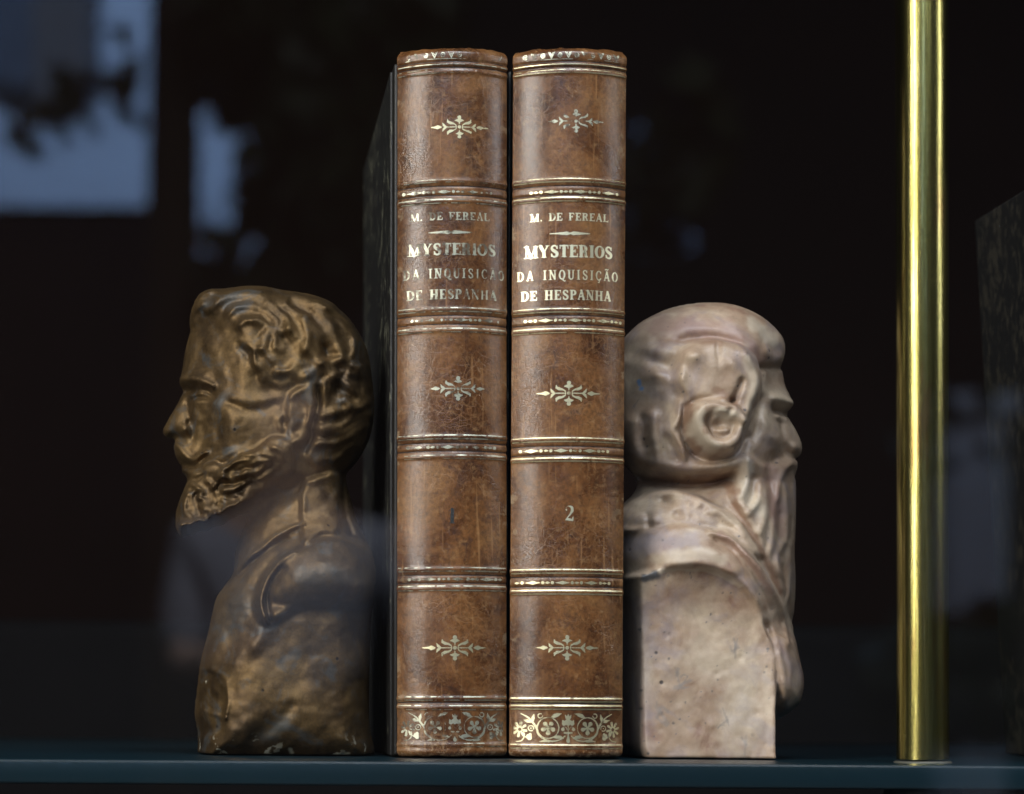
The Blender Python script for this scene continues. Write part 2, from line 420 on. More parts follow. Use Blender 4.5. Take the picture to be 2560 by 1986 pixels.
# ------------------------------------------------------------------ books
LET_T, LET_t, SRF = 0.105, 0.045, 0.035
def arc(cx, cy, rx, ry, a0, a1, n=14):
    return [(cx + rx * math.cos(math.radians(a0 + (a1 - a0) * i / (n - 1))), cy + ry * math.sin(math.radians(a0 + (a1 - a0) * i / (n - 1)))) for i in range(n)]
def glyph(c, T=LET_T, t=LET_t):
    g = []
    def st(p, r): g.append((p, r))
    def stem(x, r=T, y0=0.03, y1=0.97, sw=0.2, top=True, bot=True):
        st([(x, y0 + r * 0.5), (x, y1 - r * 0.5)], r)
        if bot: st([(x - sw, y0), (x + sw, y0)], SRF)
        if top: st([(x - sw, y1), (x + sw, y1)], SRF)
    def oval(cx, cy, rx, ry, a0, a1, n=22):
        p = arc(cx, cy, rx, ry, a0, a1, n)
        r = [t + (T - t) * abs(math.cos(math.radians(a0 + (a1 - a0) * i / (n - 1)))) ** 1.5 for i in range(n)]
        st(p, r)
    w = 0.8
    if c == 'M':
        stem(0.14, t); st([(0.16, 0.95), (0.52, 0.06)], T); st([(0.54, 0.06), (0.90, 0.95)], t); stem(0.92, T); w = 1.1
    elif c == 'Y':
        st([(0.14, 0.95), (0.44, 0.45)], T); st([(0.76, 0.95), (0.46, 0.45)], t); stem(0.45, T, 0.03, 0.5, top=False)
        st([(0.0, 0.97), (0.3, 0.97)], SRF); st([(0.62, 0.97), (0.9, 0.97)], SRF); w = 0.9
    elif c == 'S':
        p = spline([(0.60, 0.74), (0.52, 0.90), (0.35, 0.96), (0.17, 0.88), (0.14, 0.72), (0.26, 0.57), (0.46, 0.46), (0.60, 0.32), (0.56, 0.12), (0.38, 0.04), (0.20, 0.09), (0.11, 0.27)], 4)
        n = len(p); st(p, [t + (T - t) * math.exp(-((i / n - 0.52) / 0.24) ** 2) for i in range(n)])
        st([(0.62, 0.94), (0.61, 0.72)], SRF); st([(0.10, 0.06), (0.11, 0.30)], SRF); w = 0.72
    elif c == 'T':
        stem(0.4, T, top=False); st([(0.05, 0.95), (0.75, 0.95)], t); st([(0.05, 0.95), (0.04, 0.72)], SRF); st([(0.75, 0.95), (0.76, 0.72)], SRF); w = 0.8
    elif c in 'EFL':
        stem(0.2, T, top=c != 'L' or True)
        if c != 'L': st([(0.1, 0.95), (0.68, 0.95)], t); st([(0.68, 0.95), (0.69, 0.74)], SRF); st([(0.2, 0.5), (0.5, 0.5)], t); st([(0.5, 0.38), (0.5, 0.62)], SRF)
        if c != 'F': st([(0.1, 0.05), (0.70, 0.05)], t); st([(0.70, 0.05), (0.72, 0.28)], SRF)
        w = 0.76
    elif c in 'RP':
        stem(0.2, T); oval(0.38, 0.73, 0.25, 0.23, -90, 90); st([(0.2, 0.96), (0.38, 0.96)], t); st([(0.2, 0.5), (0.38, 0.5)], t)
        if c == 'R': st([(0.40, 0.5), (0.58, 0.36), (0.62, 0.10), (0.78, 0.05)], [t, T * 0.9, T * 0.9, t]); w = 0.86
        else: w = 0.74
    elif c == 'I': stem(0.22); w = 0.44
    elif c in 'OQ':
        oval(0.42, 0.5, 0.33, 0.46, 0, 360, 30); w = 0.84
        if c == 'Q': st([(0.36, 0.1), (0.55, -0.02), (0.72, -0.16), (0.85, -0.12)], [t, T * 0.8, T * 0.6, t])
    elif c == 'D':
        stem(0.2, T); oval(0.36, 0.5, 0.40, 0.46, -90, 90); st([(0.2, 0.96), (0.36, 0.96)], t); st([(0.2, 0.04), (0.36, 0.04)], t); w = 0.86
    elif c in 'A\u00c3':
        st([(0.12, 0.04), (0.42, 0.95)], t); st([(0.44, 0.95), (0.72, 0.06)], T); st([(0.2, 0.32), (0.62, 0.32)], t)
        st([(0.0, 0.03), (0.24, 0.03)], SRF); st([(0.56, 0.03), (0.88, 0.03)], SRF); w = 0.86
        if c != 'A': st([(0.20, 1.14), (0.34, 1.22), (0.52, 1.13), (0.66, 1.22)], 0.055)
    elif c == 'N':
        stem(0.16, t); st([(0.18, 0.95), (0.74, 0.06)], T); stem(0.76, t, bot=False); w = 0.94
    elif c == 'U':
        stem(0.18, T, 0.3, bot=False); stem(0.70, t, 0.3, bot=False); st(arc(0.44, 0.30, 0.26, 0.26, 180, 360), [T, T * 0.8, t, t]); w = 0.86
    elif c == '\u00c7':
        oval(0.44, 0.5, 0.34, 0.46, 45, 315); st([(0.70, 0.94), (0.70, 0.70)], SRF); st([(0.45, 0.02), (0.50, -0.10), (0.46, -0.22), (0.34, -0.22)], 0.05); w = 0.8
    elif c == 'H':
        stem(0.2, T); stem(0.74, T); st([(0.2, 0.5), (0.74, 0.5)], t); w = 0.94
    elif c == '.': st([(0.14, 0.08)], [0.1]); w = 0.3
    elif c == '1':
        stem(0.4, T * 1.1, top=False); st([(0.12, 0.80), (0.4, 0.97)], t); w = 0.8
    elif c == '2':
        p = spline([(0.14, 0.70), (0.20, 0.90), (0.42, 0.97), (0.64, 0.86), (0.64, 0.62), (0.40, 0.34), (0.12, 0.06)], 4); n = len(p)
        st(p, [t + (T - t) * math.exp(-((i / n - 0.55) / 0.2) ** 2) for i in range(n)]); st([(0.17, 0.72)], [0.085])
        st([(0.12, 0.07), (0.40, 0.10), (0.68, 0.05), (0.74, 0.26)], [t, T * 0.9, T * 0.7, t]); w = 0.8
    elif c == ' ': w = 0.55
    return g, w
def text_shapes(s, x0, x1, ytop, ybot, track=0.12, T=LET_T, t=LET_t, slope=0.0):
    """strokes of a line of capitals in photo pixels"""
    out = []; W = 0; gs = []
    for c in s:
        g, w_ = glyph(c, T, t); gs.append((g, W)); W += w_ + track
    W -= track
    sx = (x1 - x0) / W; sy = ybot - ytop
    for g, ox in gs:
        for p, r in g:
            pts = [(x0 + (ox + px) * sx, ybot - py * sy + slope * ((ox + px) * sx)) for px, py in p]
            k = 0.5 * (sx + sy)
            out.append((pts, [q * k for q in (r if not np.isscalar(r) else [r])]))
    return out

def fleuron(cx, cy, hw):
    k = hw / 77.0; o = []
    def a(p, r): o.append(([(cx + x * k, cy + y * k) for x, y in p], [q * k for q in r]))
    a([(0, 0)], [4.6])
    for s in (-1, 1):
        a([(0, s * 26)], [5.2]); a([(0, s * 8), (0, s * 14), (0, s * 21)], [1.0, 2.4, 4.4])
        for m in (-1, 1): a([(0, s * 14), (m * 6, s * 18), (m * 11.5, s * 17)], [2.0, 3.2, 0.9])
        a([(s * 8, 0), (s * 36, 0)], [1.3, 1.3])
        for m in (-1, 1):
            a([(s * 7.5, 0), (s * 9.5, m * 6), (s * 16, m * 9.5), (s * 24, m * 11), (s * 30, m * 14), (s * 31, m * 19.5)], [1.2, 1.6, 2.4, 3.8, 3.2, 1.4])
            a([(s * 35, 0), (s * 41, m * 4.5), (s * 44.5, m * 11)], [2.4, 3.4, 1.0])
        a([(s * 47, 0), (s * 51, 0), (s * 57, 0), (s * 66, 0), (s * 78, 0)], [1.0, 3.4, 5.6, 2.2, 0.7])
    return o
def diamond_row(cx, cy, x0, x1, phase):
    o = []; x = cx + phase - 72 * 4
    while x < x1 + 40:
        for p, r in (([(x - 18, cy), (x - 9, cy), (x, cy), (x + 9, cy), (x + 18, cy)], [0.5, 2.3, 5.0, 2.3, 0.5]), ([(x + 23.5, cy)], [4.2]),
                     ([(x + 29, cy), (x + 35, cy), (x + 41, cy)], [0.6, 3.2, 0.6]), ([(x + 47, cy)], [4.2])):
            if p[0][0] > x0 and p[-1][0] < x1: o.append((p, r))
        x += 72
    return o
def floral(cx, y0):
    """tooled flower panel, y0 = top of panel; the left half is mirrored"""
    o = []
    def a(p, r, mirror=True):
        for s in ((1, -1) if mirror else (1,)):
            o.append(([(cx + s * x, y0 + y) for x, y in p], r))
    a([(0, 4), (0, 12), (0, 26)], [1, 4.5, 6], False)
    a([(-3, 22), (-10, 27), (-13, 20)], [5, 5.5, 2]); a([(-4, 12), (-7, 6)], [3.2, 1]); a([(0, 30), (0, 52)], [1.0, 1.0], False)
    a([(-9, 50), (9, 50)], [2.3, 2.3], False); a([(0, 54), (0, 60), (0, 70)], [1.6, 2.6, 5.0], False)
    a([(-13, 41)], [4.6]); a(arc(-9, 42, 6, 7, 200, 360, 8), [1.0])
    a(arc(-49, 38, 26, 26, 0, 360, 30), [1.3])
    for k in range(5):
        an = math.radians(90 + 72 * k); a([(-49 + 4 * math.cos(an), 38 + 4 * math.sin(an)), (-49 + 12.5 * math.cos(an), 38 + 12.5 * math.sin(an))], [2.2, 5.6])
    a([(-49, 38)], [4])
    a([(-42, 12), (-34, 8), (-26, 5), (-16, 2)], [1.2, 5, 4.5, 0.6]); a([(-36, 62), (-28, 60), (-20, 61), (-12, 64)], [0.6, 4.6, 4, 1])
    a(spline([(-113, 3), (-96, 13), (-84, 27), (-76, 40), (-72, 54), (-58, 66), (-40, 71), (-22, 68), (-8, 58)], 4), [1.2, 2.6, 2.6, 2.0, 1.4])
    a(spline([(-77, 38), (-70, 22), (-58, 13)], 4), [2.4, 1.6])
    a([(-86, 24), (-85, 14), (-83, 4)], [1.2, 4.2, 0.6]); a([(-88, 24), (-98, 21), (-108, 18)], [1.4, 4.2, 0.6])
    a(arc(-68, 8, 5.5, 5.5, 0, 300, 12), [1.3]); a(arc(-90, 39, 6.5, 6.5, 60, 380, 14), [1.4]); a([(-90, 39)], [1.8])
    for k in range(8):
        an = math.radians(45 * k + 12); a([(-116 + 6 * math.cos(an), 42 + 6.5 * math.sin(an)), (-116 + 15 * math.cos(an), 42 + 17 * math.sin(an))], [2.4, 3.4])
    a([(-96, 58), (-93, 64), (-92, 54)], [5, 5, 3.5]); a([(-104, 60), (-98, 62)], [1, 3]); a(spline([(-108, 44), (-105, 58), (-112, 70), (-124, 73)], 4), [1.2])
    a([(-70, 72), (-58, 70), (-46, 73)], [0.6, 3.4, 0.8])
    return o

def gilt_mesh(name, shapes, surf, mat, parent, wear=0.0, wseed=1, cell=0.9, lift=0.00006, clip=None):
    """union of tapered strokes, contoured on a grid and laid on the spine"""
    xs = [p[0] for s in shapes for p in s[0]]; ys = [p[1] for s in shapes for p in s[0]]
    m = 8
    gx = np.arange(min(xs) - m, max(xs) + m, cell); gy = np.arange(min(ys) - m, max(ys) + m, cell)
    X, Y = np.meshgrid(gx, gy)
    Fd = np.full(X.shape, 9.0, np.float32)
    for pts, r in shapes:
        rm = max(r) + 3
        i0, i1 = np.searchsorted(gx, [min(p[0] for p in pts) - rm, max(p[0] for p in pts) + rm])
        j0, j1 = np.searchsorted(gy, [min(p[1] for p in pts) - rm, max(p[1] for p in pts) + rm])
        Fd[j0:j1, i0:i1] = np.minimum(Fd[j0:j1, i0:i1], seg_dist(X[j0:j1, i0:i1], Y[j0:j1, i0:i1], pts, r))
    if wear:
        n = fbm(X / 16, Y / 16, wseed, 4); n2 = fbm(X / 110, Y / 90, wseed + 7, 2)
        Fd = Fd + wear * (np.maximum(0, n - 0.56) * 26 + np.maximum(0, n2 - 0.5) * 9)
    Fd = Fd + (fbm(X / 5, Y / 5, wseed + 3, 2) - 0.5) * 0.7
    if clip: Fd = np.maximum(Fd, np.maximum(clip[0] - X, X - clip[1]))
    G = -Fd
    verts, faces = [], []
    ins = G > 0
    cnt = ins[:-1, :-1].astype(int) + ins[1:, :-1] + ins[:-1, 1:] + ins[1:, 1:]
    jj, ii = np.nonzero(cnt)
    for j, i in zip(jj, ii):
        c = ((i, j), (i + 1, j), (i + 1, j + 1), (i, j + 1))
        poly = []
        for k in range(4):
            a, b = c[k], c[(k + 1) % 4]
            fa, fb = G[a[1], a[0]], G[b[1], b[0]]
            if fa > 0: poly.append((gx[a[0]], gy[a[1]]))
            if (fa > 0) != (fb > 0):
                q = fa / (fa - fb)
                poly.append((gx[a[0]] + (gx[b[0]] - gx[a[0]]) * q, gy[a[1]] + (gy[b[1]] - gy[a[1]]) * q))
        if len(poly) >= 3:
            n0 = len(verts); verts += poly; faces.append(tuple(range(n0, n0 + len(poly))))
    v = np.array(verts)
    P = surf(v[:, 0], v[:, 1], lift)
    return mesh_obj(name, P.tolist(), faces, mat, parent, smooth=True)

M_MARB = mat_marbled('black_marbled_paper', (0.14, 0.14, 0.10), 0.57)
M_JOINT = mat_plain('black_joint_leather', (0.008, 0.007, 0.006), 0.5, nscale=300)
M_PAGE = mat_plain('old_paper', (0.30, 0.24, 0.15), 0.9, nscale=80)

def make_book(L):
    """L: measured layout of one volume in photo pixels"""
    root = empty('leather_book')
    xt, yt, xb, yb, W = L['xt'], L['yt'], L['xb'], L['yb'], L['w']
    hw = W / 2 * S0
    X0, Z0 = unproj(xb, yb, 0.0); X1, Z1 = unproj(xt, yt, 0.0)
    H = math.hypot(X1 - X0, Z1 - Z0)
    root.location = (float(X0), 0.0, 0.0005)
    root.rotation_euler = (0, math.atan2(X1 - X0, Z1 - Z0), 0)
    b = 0.0064; R = (hw * hw + b * b) / (2 * b)
    k_z = H / (yb - yt)
    def z_of(py): return (yb - py) * k_z
    ridges = L['ridges']                       # (py, amp mm, width px)
    def disp(z):
        d = np.zeros_like(z)
        for py, a, wd in ridges:
            d = d + a * 0.001 * np.exp(-((z - z_of(py)) / (wd * k_z)) ** 2)
        return d
    def endcap(z):                              # the head and tail of the spine curl inwards
        e = np.minimum(z, H - z); q = np.clip(1 - e / 0.0022, 0, 1)
        return 0.0016 * q * q
    wob = lambda x, z: 0.00022 * (fbm((x + 0.05) * 90 + L['seed'], z * 60, L['seed'], 3) - 0.5)
    def surf_local(x, z, lift):
        x = np.clip(x, -hw, hw)
        y = np.sqrt(R * R - x * x) - (R - b)   # height over the hinge plane
        n = np.stack([x / R, -np.sqrt(R * R - x * x) / R], -1)
        r = disp(z) - endcap(z) + wob(x, z) + lift
        px = x + n[..., 0] * r; pyy = 0.0035 - y + n[..., 1] * r
        return np.stack([px, pyy, z], -1)
    def surf_px(px, py, lift):
        py = np.asarray(py, float)
        f = (yb - py) / (yb - yt); cx = xb + (xt - xb) * f
        return surf_local((np.asarray(px, float) - cx) * S0, z_of(py), lift)
    nx, nz = 96, 760
    u = np.sin(np.linspace(-1, 1, nx) * math.pi / 2 * 0.92) / math.sin(math.pi / 2 * 0.92) * hw
    zz = np.linspace(0, H, nz)
    U, Zg = np.meshgrid(u, zz)
    P = surf_local(U, Zg, 0.0)
    # head edge: a slightly worn, uneven line
    top = P[-1].copy(); bot = P[0].copy()
    P[-1, :, 2] += (fbm(u * 260, u * 0, L['seed'] + 5, 3) - 0.5) * 0.0011
    P[0, :, 2] += np.abs(fbm(u * 420, u * 0, L['seed'] + 9, 3) - 0.5) * 0.0016
    # wrap both sides back round the joint, and the caps inwards
    lft = P[:, :1].copy(); rgt = P[:, -1:].copy()
    a1, a2 = lft.copy(), lft.copy(); a1[..., 0] += 0.0002; a1[..., 1] += 0.0022; a2[..., 0] += 0.0016; a2[..., 1] += 0.004
    b1, b2 = rgt.copy(), rgt.copy(); b1[..., 0] -= 0.0002; b1[..., 1] += 0.0022; b2[..., 0] -= 0.0016; b2[..., 1] += 0.004
    P = np.concatenate([a2, a1, P, b1, b2], 1)
    c1 = P[-1:].copy(); c1[..., 1] += 0.0012; c1[..., 2] += 0.0003; c2 = P[-1:].copy(); c2[..., 1] += 0.0045; c2[..., 2] -= 0.0012
    d1 = P[:1].copy(); d1[..., 1] += 0.002
    P = np.concatenate([d1, P, c1, c2], 0)
    nzz, nxx = P.shape[:2]
    idx = np.arange(nzz * nxx).reshape(nzz, nxx)
    fc = np.stack([idx[:-1, :-1], idx[:-1, 1:], idx[1:, 1:], idx[1:, :-1]], -1).reshape(-1, 4)
    mesh_obj('spine', P.reshape(-1, 3), fc, mat_leather(L['seed']), root, smooth=True)
    # covers and page block
    BD = 0.142
    xl, xr = -hw - L['bl'], hw + L['brd']
    for x0_, x1_ in ((xl, xl + 0.0026), (xr - 0.0026, xr)):
        o = box('cover', x0_, x1_, 0.0135, 0.0135 + BD, 0.0, H - 0.0035, M_MARB, root, bev=0.0006)
        jx0, jx1 = (x0_ + 0.0007, x1_ + 0.0003) if x0_ < 0 else (x0_ - 0.0003, x1_ - 0.0007)
        box('joint', jx0, jx1, 0.0055, 0.0137, 0.0003, H - 0.0030, M_JOINT, root, bev=0.0008)
    box('page_block', xl + 0.0029, xr - 0.0029, 0.0085, 0.0135 + BD - 0.004, 0.0025, H - 0.0065, M_PAGE, root)
    # gilding
    g, gd, gdull = L['gold'], L['wear'], L['gold_letters']
    cxp = lambda py: xb + (xt - xb) * (yb - py) / (yb - yt)
    half = W / 2
    for name, ys, dia, ph in L['bands']:
        sh = []
        for y, r in ys:
            c = cxp(y); sh.append(([(c + q * half * 0.97, y) for q in np.linspace(-1, 1, 15)], [r]))
        if dia: c = cxp(dia); sh += diamond_row(c, dia, c - half * 0.94, c + half * 0.94, ph)
        gilt_mesh(name, sh, surf_px, g, root, gd, L['seed'] + int(ys[0][0]))
    for py, a_, w_ in L['ridges']:
        if a_ < 0:
            c = cxp(py)
            gilt_mesh('blind_line', [([(c + q * half * 0.985, py) for q in np.linspace(-1, 1, 15)], [1.5])], surf_px, M_BLIND, root, 0.15, L['seed'] + int(py), lift=0.00004)
    c = cxp(L['head_y']); sh = []; x = c - half * 0.8; i = 0
    while x < c + half * 0.85:
        y = L['head_y']
        if i % 2: sh.append(([(x - 7, y - 8), (x, y + 7), (x + 7, y - 8)], [1.4])); sh.append(([(x - 3.5, y - 7), (x, y), (x + 3.5, y - 7)], [1.1]))
        else: sh.append((arc(x, y, 4.5, 5.5, 0, 360, 12), [1.6])); sh.append(([(x, y)], [2.4]))
        x += 20.5; i += 1
    sh.append(([(c - half * 0.86, L['head_y'] + 10), (c + half * 0.86, L['head_y'] + 10)], [0.9]))
    gilt_mesh('gilt_head_tooling', sh, surf_px, G_FD, root, gd * 1.1 + 0.15, L['seed'] + 40)
    for (cx, cy, hh, mt, wr) in L['fleurons']:
        gilt_mesh('gilt_ornament', fleuron(cx, cy, hh), surf_px, mt, root, wr, L['seed'] + int(cy), cell=0.8)
    for nm, tx in L['texts']:
        sh = []
        for args in tx: sh += text_shapes(*args)
        gilt_mesh(nm, sh, surf_px, gdull, root, gd * 0.4, L['seed'] + 3, cell=0.7)
    rx0, rx1, ry = L['rule']; mx = (rx0 + rx1) / 2
    gilt_mesh('gilt_rule', [([(rx0, ry), (mx - 20, ry), (mx - 8, ry), (mx, ry), (mx + 8, ry), (mx + 20, ry), (rx1, ry)], [0.8, 3.6, 4.6, 2.0, 4.6, 3.6, 0.8])], surf_px, gdull, root, gd, L['seed'] + 4, cell=0.7)
    n = L['number']
    gilt_mesh('volume_number', text_shapes(n[0], n[1] - 12, n[1] + 12, n[2] - 19, n[2] + 19, T=0.12), surf_px, n[3], root, 0.2, 5, cell=0.7)
    fc_, fy = L['floral']
    gilt_mesh('gilt_flower_panel', floral(fc_, fy), surf_px, g, root, gd * 0.9, L['seed'] + 11, cell=0.75, clip=(cxp(fy) - half * 0.93, cxp(fy) + half * 0.93))
    return root

M_BLIND = mat_plain('blind_tooled_leather', (0.022, 0.012, 0.009), 0.4, nscale=400)
G_BR = mat_gilt('bright_gilding', (0.86, 0.80, 0.52), (0.16, 0.12, 0.06), 0.42, 0.62)
G_LT = mat_gilt('letter_gilding', (0.88, 0.84, 0.60), (0.20, 0.17, 0.10), 0.42, 0.64)
G_FD = mat_gilt('faded_gilding', (0.62, 0.62, 0.48), (0.12, 0.10, 0.07), 0.46, 0.52)
G_DK = mat_gilt('tarnished_gilding', (0.07, 0.075, 0.075), (0.05, 0.04, 0.035), 0.5, 0.60)

def ridge_set(lines, darks):
    return [(y, 0.30, 5.0) for y in lines] + [(y, -0.32, 3.2) for y in darks]
bk2 = dict(xt=1428.5, yt=128, xb=1418, yb=1899, w=283, seed=23, bl=0.0004, brd=0.0012, gold=G_BR, gold_letters=G_LT, wear=0.10,
    bands=[('gilt_band', [(172, 1.3), (185, 0.7), (192, 1.2)], None, 0), ('gilt_band', [(456, 0.8), (464, 1.5), (503, 1.6), (512, 1.2)], 489, 22),
           ('gilt_band', [(780, 1.1), (788.5, 1.6), (830, 1.5), (840, 1.3)], 809, 10), ('gilt_band', [(1102, 1.2), (1111, 1.6), (1152, 1.6), (1160, 1.5)], 1134, -23),
           ('gilt_band', [(1430, 1.2), (1439, 1.7), (1482, 1.7), (1491, 1.6)], 1463, -17), ('gilt_band', [(1751, 1.6), (1759.5, 1.8), (1769, 1.7), (1778, 1.7)], None, 0),
           ('gilt_band', [(1867, 1.2), (1876, 1.0)], None, 0)],
    ridges=ridge_set([172, 190, 460, 507, 784, 835, 1106, 1156, 1434, 1486, 1755, 1773, 1871], [165, 178, 474, 497, 797, 820, 1123, 1145, 1449, 1473, 1764]) + [(150, 0.3, 18), (1892, 0.35, 14)],
    head_y=149, fleurons=[(1436.5, 313, 72, G_FD, 0.35), (1418.8, 991, 77, G_BR, 0.05), (1414.5, 1625, 78, G_BR, 0.08)],
    texts=[('gilt_author', [('M. DE FEREAL', 1326, 1520, 542, 561, 0.15, 0.12, 0.06)]),
           ('gilt_title', [('MYSTERIOS', 1313, 1531, 622, 652, 0.10, 0.14, 0.06), ('DA INQUISI\u00c7\u00c3O', 1295, 1546, 684, 708, 0.34, 0.10, 0.065), ('DE HESPANHA', 1304, 1527, 734, 758, 0.16, 0.125, 0.06)])],
    rule=(1372, 1472, 593), number=('2', 1419, 1290, G_LT), floral=(1417, 1787))
bk1 = dict(xt=1133, yt=123, xb=1132, yb=1892, w=274, seed=7, bl=0.0017, brd=0.0004, gold=G_FD, gold_letters=G_FD, wear=0.42,
    bands=[('gilt_band', [(167, 1.3), (179, 0.6), (188, 1.2)], None, 0), ('gilt_band', [(454, 0.7), (460, 1.4), (503, 1.6), (512, 1.3)], 484, -25),
           ('gilt_band', [(773, 1.1), (782, 1.5), (824, 1.5), (833, 1.3)], 803, 18), ('gilt_band', [(1090, 1.2), (1099, 1.5), (1140, 1.5), (1148, 1.3)], 1120, -15),
           ('gilt_band', [(1420, 1.2), (1429, 1.5), (1466, 1.5), (1477, 1.4)], 1449, 12), ('gilt_band', [(1742, 1.6), (1750.5, 1.7), (1764, 1.6), (1774, 1.6)], None, 0),
           ('gilt_band', [(1858, 1.2), (1866, 1.0)], None, 0)],
    ridges=ridge_set([167, 185, 457, 507, 777, 829, 1094, 1144, 1424, 1472, 1746, 1769, 1862], [160, 174, 470, 493, 792, 814, 1110, 1130, 1439, 1459, 1757]) + [(146, 0.3, 18), (1885, 0.35, 14)],
    head_y=143, fleurons=[(1146, 323, 72, G_BR, 0.3), (1143, 974, 75, G_FD, 0.3), (1135, 1620, 78, G_BR, 0.05)],
    texts=[('gilt_author', [('M. DE FEREAL', 1027, 1223, 535, 554, 0.15, 0.12, 0.06)]),
           ('gilt_title', [('MYSTERIOS', 1021, 1239, 612, 641, 0.10, 0.14, 0.06), ('DA INQUISI\u00c7\u00c3O', 1009, 1262, 675, 699, 0.34, 0.10, 0.065), ('DE HESPANHA', 1017, 1242, 727, 751, 0.16, 0.125, 0.06)])],
    rule=(1071, 1179, 585), number=('1', 1128, 1291, G_DK), floral=(1135, 1779))
tag(make_book(bk1), 'brown leather volume numbered 1 with faded gilding, beside the bronze bust', 'book', 'pair of old leather volumes between the busts')
tag(make_book(bk2), 'brown leather volume numbered 2 with bright gilding, beside the pale bust', 'book', 'pair of old leather volumes between the busts')

# ------------------------------------------------------------------ busts
def surface_nets(Fv, org, h):
    """dual mesh of the zero level of Fv (positive inside)"""
    s = Fv > 0
    nx, ny, nz = Fv.shape
    c = np.zeros((nx - 1, ny - 1, nz - 1), np.int8)
    for i in (0, 1):
        for j in (0, 1):
            for k in (0, 1): c += s[i:nx - 1 + i, j:ny - 1 + j, k:nz - 1 + k]
    act = (c > 0) & (c < 8)
    ids = np.full(act.shape, -1, np.int64); ci = np.argwhere(act); ids[act] = np.arange(len(ci))
    acc = np.zeros((len(ci), 3)); cnt = np.zeros(len(ci))
    a, b, d = ci.T
    cor = [(i, j, k) for i in (0, 1) for j in (0, 1) for k in (0, 1)]
    for p in cor:
        for ax in range(3):
            if p[ax]: continue
            q = list(p); q[ax] = 1
            f0 = Fv[a + p[0], b + p[1], d + p[2]]; f1 = Fv[a + q[0], b + q[1], d + q[2]]
            m = (f0 > 0) != (f1 > 0)
            t = np.where(m, f0 / np.where(m, f0 - f1, 1), 0)
            for e in range(3):
                acc[:, e] += np.where(m, p[e] + (t if e == ax else 0), 0)
            cnt += m
    V = (ci + acc / cnt[:, None]) * np.array(h) + np.array(org)
    quads = []
    for ax in range(3):
        sl0 = [slice(None)] * 3; sl1 = [slice(None)] * 3
        sl0[ax] = slice(0, -1); sl1[ax] = slice(1, None)
        e0, e1 = s[tuple(sl0)], s[tuple(sl1)]
        o1, o2 = [k for k in range(3) if k != ax]
        ed = np.argwhere(e0 != e1)
        ok = (ed[:, o1] > 0) & (ed[:, o2] > 0) & (ed[:, o1] < Fv.shape[o1] - 1) & (ed[:, o2] < Fv.shape[o2] - 1)
        ed = ed[ok]; sg = e0[tuple(ed.T)]
        def cell(d1, d2):
            q = ed.copy(); q[:, o1] -= d1; q[:, o2] -= d2; return ids[tuple(q.T)]
        A, B, C, Dd = cell(1, 1), cell(0, 1), cell(0, 0), cell(1, 0)
        Q = np.stack([A, B, C, Dd], 1)
        flip = ~sg if ax != 1 else sg
        Q[flip] = Q[flip][:, ::-1]
        quads.append(Q)
    return V, np.concatenate(quads)

